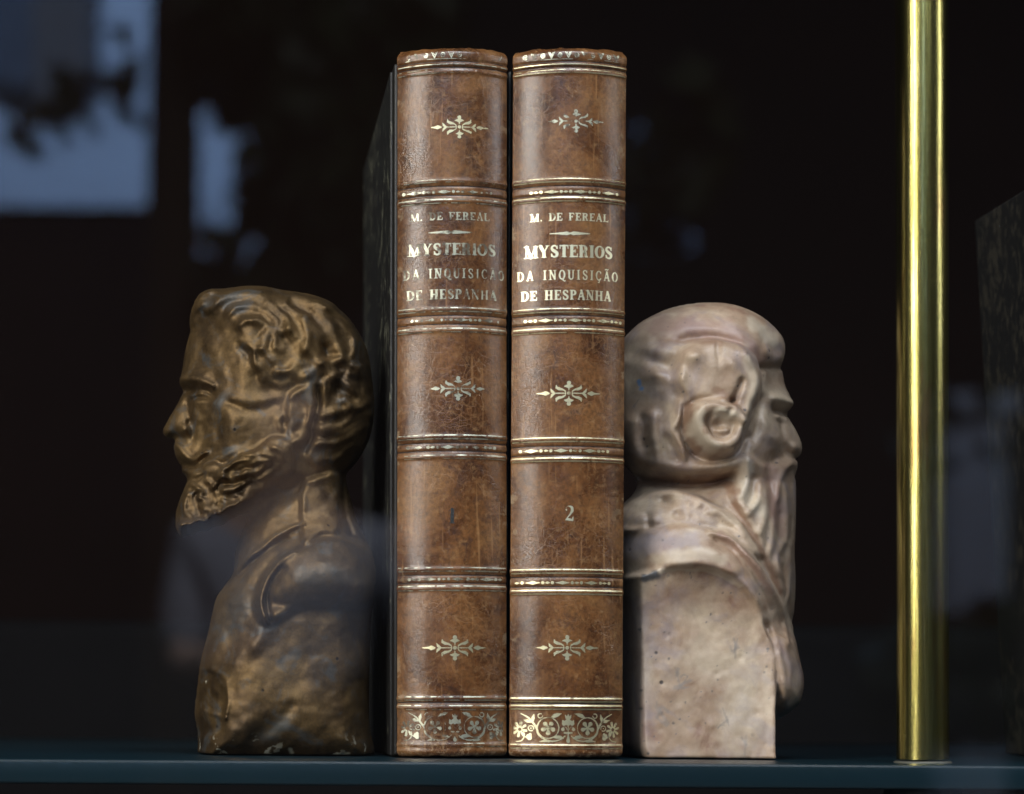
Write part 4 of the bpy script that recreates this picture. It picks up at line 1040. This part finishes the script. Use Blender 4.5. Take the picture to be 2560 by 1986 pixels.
# collar with tooled lumps
Pm.area([(1535, 1300), (1608, 1240), (1672, 1228), (1725, 1236), (1790, 1268), (1841, 1302), (1873, 1346), (1905, 1392), (1880, 1392), (1820, 1345), (1760, 1318), (1690, 1312), (1620, 1322), (1540, 1345)], 3.0, 7)
Pm.stroke([(1590, 1262), (1640, 1240), (1700, 1238), (1760, 1262), (1815, 1296), (1860, 1345)], [7, 8, 8, 8, 7, 6], 1.2)
Pm.stroke([(1669, 1259)], [13], -3.2); Pm.stroke([(1697, 1291)], [12], -2.2); Pm.stroke([(1560, 1330), (1600, 1300), (1630, 1300)], [14, 16, 12], 1.4); Pm.stroke([(1618, 1290), (1624, 1318)], [6, 6], -2.2); Pm.stroke([(1640, 1275)], [20], 1.2)
Pm.stroke([(1724, 1262)], [5], 1.6); Pm.stroke([(1748, 1268)], [5], 1.6); Pm.stroke([(1770, 1282), (1785, 1288)], [7, 7], 1.4); Pm.stroke([(1730, 1300)], [8], -1.2); Pm.stroke([(1800, 1315), (1830, 1325)], [12, 12], -1.2)
# cloak on the shoulder and its folded edge
Pm.area([(1515, 1345), (1620, 1325), (1690, 1316), (1760, 1322), (1830, 1352), (1885, 1405), (1930, 1470), (1965, 1545), (1990, 1600), (2010, 1700), (1995, 1780), (1950, 1786), (1940, 1700), (1930, 1610), (1917, 1563), (1880, 1560), (1840, 1520), (1780, 1490), (1727, 1480), (1642, 1490), (1500, 1500)], 3.8, 10)
Pm.stroke([(1771, 1336), (1824, 1356), (1860, 1388), (1890, 1420), (1920, 1462), (1946, 1510), (1962, 1560), (1972, 1610)], [6, 8, 8, 8, 8, 7, 7, 6], 2.0)
Pm.stroke([(1790, 1358), (1835, 1382), (1872, 1424), (1905, 1475), (1930, 1530)], [10, 11, 11, 10, 8], -1.4)
Pm.stroke([(1600, 1405), (1640, 1395), (1700, 1388), (1770, 1392), (1830, 1418)], [34, 36, 36, 34, 28], 1.8)
Pm.stroke([(1590, 1440), (1640, 1428), (1727, 1422), (1790, 1430), (1840, 1456), (1885, 1510)], [16, 18, 18, 18, 16, 14], 1.4)
# flat cut of the arm: a plane leaning outwards towards its foot
arm = [(1560, 1445), (1642, 1428), (1727, 1421), (1783, 1426), (1830, 1447), (1862, 1482), (1887, 1515), (1914, 1567), (1931, 1612), (1936, 1650), (1937, 1790), (1938, 1935), (1560, 1935)]
mk = sstep(poly_sd(Pm.X, Pm.Z, [Pm.w(p, 0.030) for p in arm]) / S0, -5, 5)
zt, zb = Pm.w((1700, 1425), 0.03)[1], 0.0
arc_s = poly_sd(Pm.X, Pm.Z, [Pm.w(p, 0.030) for p in [(1300, 1455)] + arm[1:11] + [(1938, 2400), (1300, 2400)]]) / S0
zf = np.clip((zt - Pm.Z) / (zt - zb), 0, 1)
plane = 0.0258 + 0.0046 * np.exp(-np.maximum(arc_s, 0) / 42) + 0.0070 * zf ** 1.3
rim = np.clip(Pm.sd / 0.003, 0, 1); plane = plane * np.sqrt(np.clip(1 - (1 - rim) ** 2, 0, 1))
Pm.T = Pm.T * (1 - mk) + plane * mk
Pm.stroke([(1945, 1640), (1958, 1690), (1955, 1760)], [10, 12, 10], 1.2); Pm.stroke([(1962, 1600), (1975, 1690), (1968, 1770)], [8, 12, 9], 1.0)
Pm.stroke([(1645, 1420), (1628, 1428), (1600, 1436)], [10, 12, 6], -1.2); Pm.stroke([(1670, 1440), (1690, 1440)], [8, 8], -0.7)
rng = random.Random(9)
for _ in range(80):
    x, y = rng.uniform(1560, 1980), rng.uniform(780, 1880)
    Pm.stroke([(x, y)], [rng.uniform(10, 30)], rng.uniform(-0.3, 0.3))
for _ in range(34):
    x, y = rng.uniform(1590, 1930), rng.uniform(1450, 1890)
    Pm.stroke([(x, y)], [rng.uniform(3, 5)], rng.uniform(-0.8, -0.3))
Pm.warp(0.0008, 0.010, 8)
Pm.smooth(2)
BRN = (0.20, 0.105, 0.060); RED = (0.27, 0.155, 0.125); CRM = (0.58, 0.50, 0.38); CHP = (0.060, 0.062, 0.066); BLU = (0.16, 0.30, 0.52); LAV = (0.32, 0.29, 0.32)
rs = random.Random(12)
specks = [(CHP, [(rs.uniform(1590, 1930), rs.uniform(1460, 1890))], rs.uniform(1.5, 4.0), 0.85) for _ in range(46)] + [(CHP, [(rs.uniform(1570, 1960), rs.uniform(790, 1400))], rs.uniform(1.5, 3.2), 0.8) for _ in range(30)]
smear = [((0.22, 0.19, 0.165), [(x + rs.uniform(-22, 22), y + rs.uniform(-28, 28)), (x + rs.uniform(-20, 20), y + rs.uniform(-30, 30))], rs.uniform(2.5, 5.5), 0.55) for x, y in [(1705, 1700)] * 9 + [(1830, 1620)] * 6 + [(1660, 1785)] * 5 + [(1800, 1800)] * 4 + [(1860, 1860)] * 2]
bustR = Pm.build('plaster_bust', mat_plaster(), [
    (RED, [(1660, 815), (1740, 815), (1830, 840)], 42, 0.55), (BRN, [(1650, 850), (1720, 852), (1800, 858)], 16, 0.5), (CRM, [(1880, 810), (1930, 850)], 26, 0.6), (RED, [(1880, 870), (1905, 895)], 18, 0.5),
    (BRN, [(1790, 975), (1830, 1010)], 12, 0.5), (BRN, [(1722, 1010), (1712, 1070), (1740, 1130)], 10, 0.6), (CRM, [(1750, 1030), (1742, 1080), (1790, 1120)], 15, 0.7), (CRM, [(1800, 1030), (1835, 1040)], 14, 0.8),
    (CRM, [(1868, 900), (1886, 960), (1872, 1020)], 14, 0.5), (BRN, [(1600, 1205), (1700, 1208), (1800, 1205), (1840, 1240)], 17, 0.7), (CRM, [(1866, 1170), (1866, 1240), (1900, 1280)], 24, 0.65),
    (BRN, [(1835, 1265), (1870, 1320), (1915, 1400), (1950, 1480)], 12, 0.75), (RED, [(1930, 1180), (1935, 1240), (1950, 1330)], 26, 0.55), (RED, [(1800, 1335), (1870, 1395), (1930, 1480)], 12, 0.5),
    (LAV, [(1560, 1370), (1640, 1360), (1720, 1350)], 30, 0.5), (CRM, [(1650, 1400), (1740, 1385), (1800, 1400)], 20, 0.5), (CRM, [(1650, 1428), (1727, 1420), (1800, 1432), (1850, 1465)], 7, 0.55),
    (LAV, [(1600, 1560), (1595, 1700), (1600, 1860)], 34, 0.22), (BRN, [(1660, 1500), (1760, 1490)], 40, 0.25), (CRM, [(1760, 1650), (1860, 1700), (1850, 1850)], 60, 0.3),
    (CHP, [(1612, 1446), (1628, 1441), (1640, 1436)], 13, 0.95), (CHP, [(1572, 1452), (1605, 1447)], 7, 0.95), (CHP, [(1670, 1440)], 4, 0.5), (CHP, [(1725, 1430), (1730, 1450)], 2, 0.6),
    (BLU, [(1597, 952), (1600, 962)], 5, 0.9), (BLU, [(1604, 972)], 6, 0.9), (CHP, [(1919, 1623)], 4, 0.9), (CHP, [(1919, 1630)], 3, 0.9), (CHP, [(1945, 1715), (1943, 1735)], 6, 0.5), (CHP, [(1930, 1903)], 6, 0.8)] + specks + smear)
tag(bustR, 'pale painted plaster bust of a long bearded man with curled hair, facing right', 'bust')

# ------------------------------------------------------------------ brass rod
yr = -0.018
xr_, zr_ = unproj(2307, 1904, yr); xr2, zr2 = unproj(2304, 10, yr)
rod = empty('brass_rod', (float(xr_), yr, 0.0))
rod.rotation_euler = (0, math.atan2(float(xr2 - xr_), float(zr2 - zr_)), 0)
M_BR = mat_brass()
rad = 64 * S0 * (D0 + yr) / D0
lathe('tube', [(rad, 0.0012), (rad, 0.718)], M_BR, rod, 64)
lathe('foot_ring', [(rad * 1.10, 0.0), (rad * 1.10, 0.0004), (rad * 1.01, 0.0007)], mat_plain('tarnished_ring', (0.10, 0.10, 0.08), 0.5, 0.3), rod, 64)
lathe('lower_washer', [(rad * 1.45, -0.0110), (rad * 1.5, -0.0095), (rad * 1.45, -0.0074)], mat_plain('tarnished_washer', (0.03, 0.04, 0.04), 0.5, 0.3), rod, 64)
tag(rod, 'upright brass rod with streaked polish standing on the glass shelf', 'rod')

# ------------------------------------------------------------------ leaning dark book at the right edge
bk = empty('dark_book')
D2 = D0 + 0.10
xa, za = unproj(2436, 560, 0.10); xc, zc = unproj(2512, 1893, 0.10)
bk.location = (float(xc), 0.10, 0.0004)
tilt = math.atan2(float(xa) - float(xc), float(za) - float(zc))
bk.rotation_euler = (0, tilt, 0)
Hb = math.hypot(xa - xc, za - zc)
M_MARB2 = mat_marbled('dark_mottled_cloth', (0.030, 0.027, 0.020), 0.50)
tk = 0.034
dpt = 0.125
box('cover', 0, 0.003, -dpt, 0.0, 0.0, Hb, M_MARB2, bk, bev=0.0008)
box('cover', tk - 0.003, tk, -dpt, 0.0, 0.0, Hb, M_MARB2, bk, bev=0.0008)
box('page_block', 0.0032, tk - 0.0032, -dpt + 0.003, -0.004, 0.002, Hb - 0.004, M_PAGE, bk)
box('spine', 0.0, tk, -dpt - 0.004, -dpt - 0.0002, 0.0, Hb, M_MARB2, bk, bev=0.0015)
tag(bk, 'dark mottled book leaning at the right edge behind the brass rod', 'book')

# ------------------------------------------------------------------ the street mirrored in the pane
YP = -0.203
def mirror_pt(px, py, Yw):
    """where a thing at depth y = Yw (outside) must stand to be mirrored at this pixel"""
    D = (YP + D0) + (YP - Yw)
    a, b = px - VPX, py - VPY
    a2 = a * CR + b * SR; b2 = -a * SR + b * CR
    return a2 / F_PX * D, CAMZ - b2 / F_PX * D
YH = -12.4
M_WALL = mat_plain('white_render', (0.72, 0.74, 0.76), 0.85, nscale=1.5, var=0.12)
M_SHUT = mat_plain('brown_shutter', (0.14, 0.11, 0.09), 0.7, nscale=8)
M_PANE = mat_plain('dark_window_pane', (0.010, 0.012, 0.02), 0.1)
M_PLINTH = mat_plain('dark_plinth', (0.004, 0.004, 0.005), 0.9, nscale=3, spec=0.03)
house = empty('house', (0, YH, -1.05))
def hbox(name, p0, p1, dy0, dy1, mat, parent=house):
    x0, z0 = mirror_pt(p0[0], p1[1], YH); x1, z1 = mirror_pt(p1[0], p0[1], YH)
    return box(name, x0, x1, dy0, dy1, max(z0 + 1.05, 0), z1 + 1.05, mat, parent)
hbox('wall', (-700, -700), (860, 515), -0.3, 0.0, M_WALL)
hbox('wall', (478, 519), (860, 715), -0.3, 0.0, M_WALL)
hbox('plinth', (-700, 519), (474, 2600), -0.3, 0.0, M_PLINTH)
hbox('plinth', (478, 719), (860, 2600), -0.3, 0.0, M_PLINTH)
fr_ = hbox('window', (-160, -260), (255, 265), 0.002, 0.05, M_PANE)
hbox('shutter', (85, -250), (225, 262), 0.052, 0.09, M_SHUT)
tag(house, 'white house across the street with a dark window, mirrored in the pane', 'house')
M_LEAF = mat_plain('dark_leaves', (0.022, 0.035, 0.012), 0.6, nscale=5)
M_BARK = mat_plain('dark_bark', (0.030, 0.020, 0.014), 0.9, nscale=20)
def tree(px, ytree, blobs, n, seed, label):
    xc_, _ = mirror_pt(px, 1740, ytree)
    root = empty('tree', (xc_, ytree, -1.05))
    lathe('trunk', [(0.13, 0), (0.095, 1.2), (0.085, 3.0), (0.05, 5.2)], M_BARK, root, 14)
    r = np.random.RandomState(seed); v = []; f = []
    for (bx, by, rx, ry, k) in blobs:
        for _ in range(int(n * k)):
            a = r.uniform(0, 2 * math.pi); q = math.sqrt(r.uniform(0, 1))
            X, Z = mirror_pt(bx + rx * q * math.cos(a), by + ry * q * math.sin(a), ytree)
            c = np.array([X - xc_, r.uniform(-0.7, 0.7), Z + 1.05])
            if c[2] < 0.05: continue
            u = r.normal(size=3); u /= np.linalg.norm(u); t_ = np.cross(u, r.normal(size=3)); t_ /= np.linalg.norm(t_)
            L_ = r.uniform(0.05, 0.10); i0 = len(v)
            v += [c - u * L_, c + t_ * L_ * 0.45, c + u * L_, c - t_ * L_ * 0.45]; f.append((i0, i0 + 1, i0 + 2, i0 + 3))
    mesh_obj('crown', [tuple(q) for q in v], f, M_LEAF, root)
    tag(root, label, 'tree')
tree(425, -7.6, [(640, 90, 160, 140, 0.5), (700, 400, 45, 130, 0.10), (130, 285, 130, 18, 0.022), (730, 760, 120, 90, 0.3), (690, 480, 40, 40, 0.03), (620, 500, 35, 30, 0.02), (540, 690, 60, 30, 0.03), (310, 180, 40, 25, 0.01)], 1500, 3, 'street tree with a dark trunk before the white house, mirrored in the pane')
tree(1000, -7.2, [(830, 330, 120, 420, 0.9), (1660, 450, 90, 170, 0.12), (980, 300, 160, 420, 0.7)], 1500, 5, 'dense dark street tree right of the white house, mirrored in the pane')

gab = empty('house', (0, YH, -1.05))
hbox('wall', (1590, 300), (1740, 620), -0.3, 0.0, mat_plain('pale_gable_render', (0.30, 0.32, 0.36), 0.9, nscale=2), gab)
hbox('roof', (1580, 270), (1750, 298), -0.35, 0.1, M_PLINTH, gab)
tag(gab, 'distant pale gable glimpsed in specks through dark leaves, mirrored in the pane', 'house')
pil = empty('gate_pillar', (0, 0, 0))
xa, za = mirror_pt(2372, 1800, -11.0); xb_, zb_ = mirror_pt(2520, 985, -11.0)
pil.location = (xa, -11.0, -1.05)
M_PIL = mat_plain('grey_white_render', (0.34, 0.28, 0.24), 0.85, nscale=2, var=0.35)
box('shaft', 0, xb_ - xa, -0.3, 0, 0, zb_ + 1.05 - 0.1, M_PIL, pil)
box('cap', -0.04, xb_ - xa + 0.04, -0.34, 0.04, zb_ + 1.05 - 0.098, zb_ + 1.05, M_PIL, pil)
tag(pil, 'white gate pillar rising behind a dark bush, mirrored in the pane', 'pillar')
tree(2800, -7.4, [(2440, 1690, 170, 170, 0.5), (2340, 1060, 30, 60, 0.01), (2480, 1130, 40, 18, 0.01)], 1500, 8, 'dark bush in front of the white gate pillar, mirrored in the pane')

# a passer-by in a pale blue shirt, standing on the pavement
def skin_mesh(name, joints, links, mat, parent, sub=2):
    me = bpy.data.meshes.new(name); me.from_pydata([j[:3] for j in joints], links, [])
    o = bpy.data.objects.new(name, me); COL.objects.link(o); me.materials.append(mat); o.parent = parent
    m = o.modifiers.new('skin', 'SKIN'); m.use_smooth_shade = True
    for i, j in enumerate(joints): me.skin_vertices[0].data[i].radius = (j[3], j[4] if len(j) > 4 else j[3])
    me.skin_vertices[0].data[0].use_root = True
    q = o.modifiers.new('sub', 'SUBSURF'); q.levels = sub; q.render_levels = sub
    return o
M_SKIN = mat_plain('skin', (0.52, 0.36, 0.29), 0.5); M_SHIRT = mat_plain('pale_blue_shirt', (0.33, 0.34, 0.40), 0.85, nscale=15)
M_TROU = mat_plain('black_trousers', (0.010, 0.010, 0.012), 0.9); M_HAIR = mat_plain('dark_hair', (0.012, 0.009, 0.007), 0.6)
YPER = -4.62
xp, _ = mirror_pt(715, 1700, YPER)
per = empty('person', (xp, YPER, -1.05))
skin_mesh('body', [(0, 0, 0.98, .13, .10), (0, 0, 1.15, .12, .09), (0, 0, 1.36, .15, .10), (0, 0, 1.47, .066), (0, .015, 1.53, .075), (0, .02, 1.61, .108, .12), (0, .01, 1.70, .105, .115), (0, .10, 1.60, .022),
    (.19, 0, 1.38, .052), (.31, .10, 1.12, .042), (.245, .19, 1.33, .033), (.225, .21, 1.42, .034), (-.18, 0, 1.38, .056), (-.21, .03, 1.13, .046), (-.12, .17, 1.14, .036), (-.05, .19, 1.18, .030),
    (.10, 0, .86, .085), (.11, .02, .48, .062), (.11, -.01, .09, .042), (.12, .12, .035, .035), (-.10, 0, .86, .085), (-.11, .02, .48, .062), (-.11, -.01, .09, .042), (-.12, .12, .035, .035)],
    [(0, 1), (1, 2), (2, 3), (3, 4), (4, 5), (5, 6), (5, 7), (2, 8), (8, 9), (9, 10), (10, 11), (2, 12), (12, 13), (13, 14), (14, 15), (0, 16), (16, 17), (17, 18), (18, 19), (0, 20), (20, 21), (21, 22), (22, 23)], M_SKIN, per)
skin_mesh('shirt', [(0, 0, 1.00, .185, .15), (0, 0, 1.24, .185, .13), (0, 0, 1.38, .175, .115), (0, 0, 1.45, .085, .075), (.20, 0, 1.38, .066), (.30, .09, 1.14, .056), (-.19, 0, 1.38, .070), (-.215, .02, 1.14, .062)],
    [(0, 1), (1, 2), (2, 3), (2, 4), (4, 5), (2, 6), (6, 7)], M_SHIRT, per)
skin_mesh('trousers', [(0, 0, 1.13, .20, .17), (0, 0, .95, .20, .17), (.10, 0, .84, .10), (.11, .02, .48, .075), (.11, -.01, .10, .058), (-.10, 0, .84, .10), (-.11, .02, .48, .075), (-.11, -.01, .10, .058)],
    [(0, 1), (1, 2), (2, 3), (3, 4), (1, 5), (5, 6), (6, 7)], M_TROU, per)
skin_mesh('hair', [(0, -.045, 1.60, .11, .09), (0, -.025, 1.70, .12, .11), (0, .03, 1.76, .10, .08)], [(0, 1), (1, 2)], M_HAIR, per)
tag(per, 'person in a pale blue shirt with one hand raised, mirrored in the pane', 'person')

sc.cycles.max_bounces = 8
sc.cycles.transparent_max_bounces = 12
sc.cycles.caustics_reflective = False
sc.cycles.caustics_refractive = False
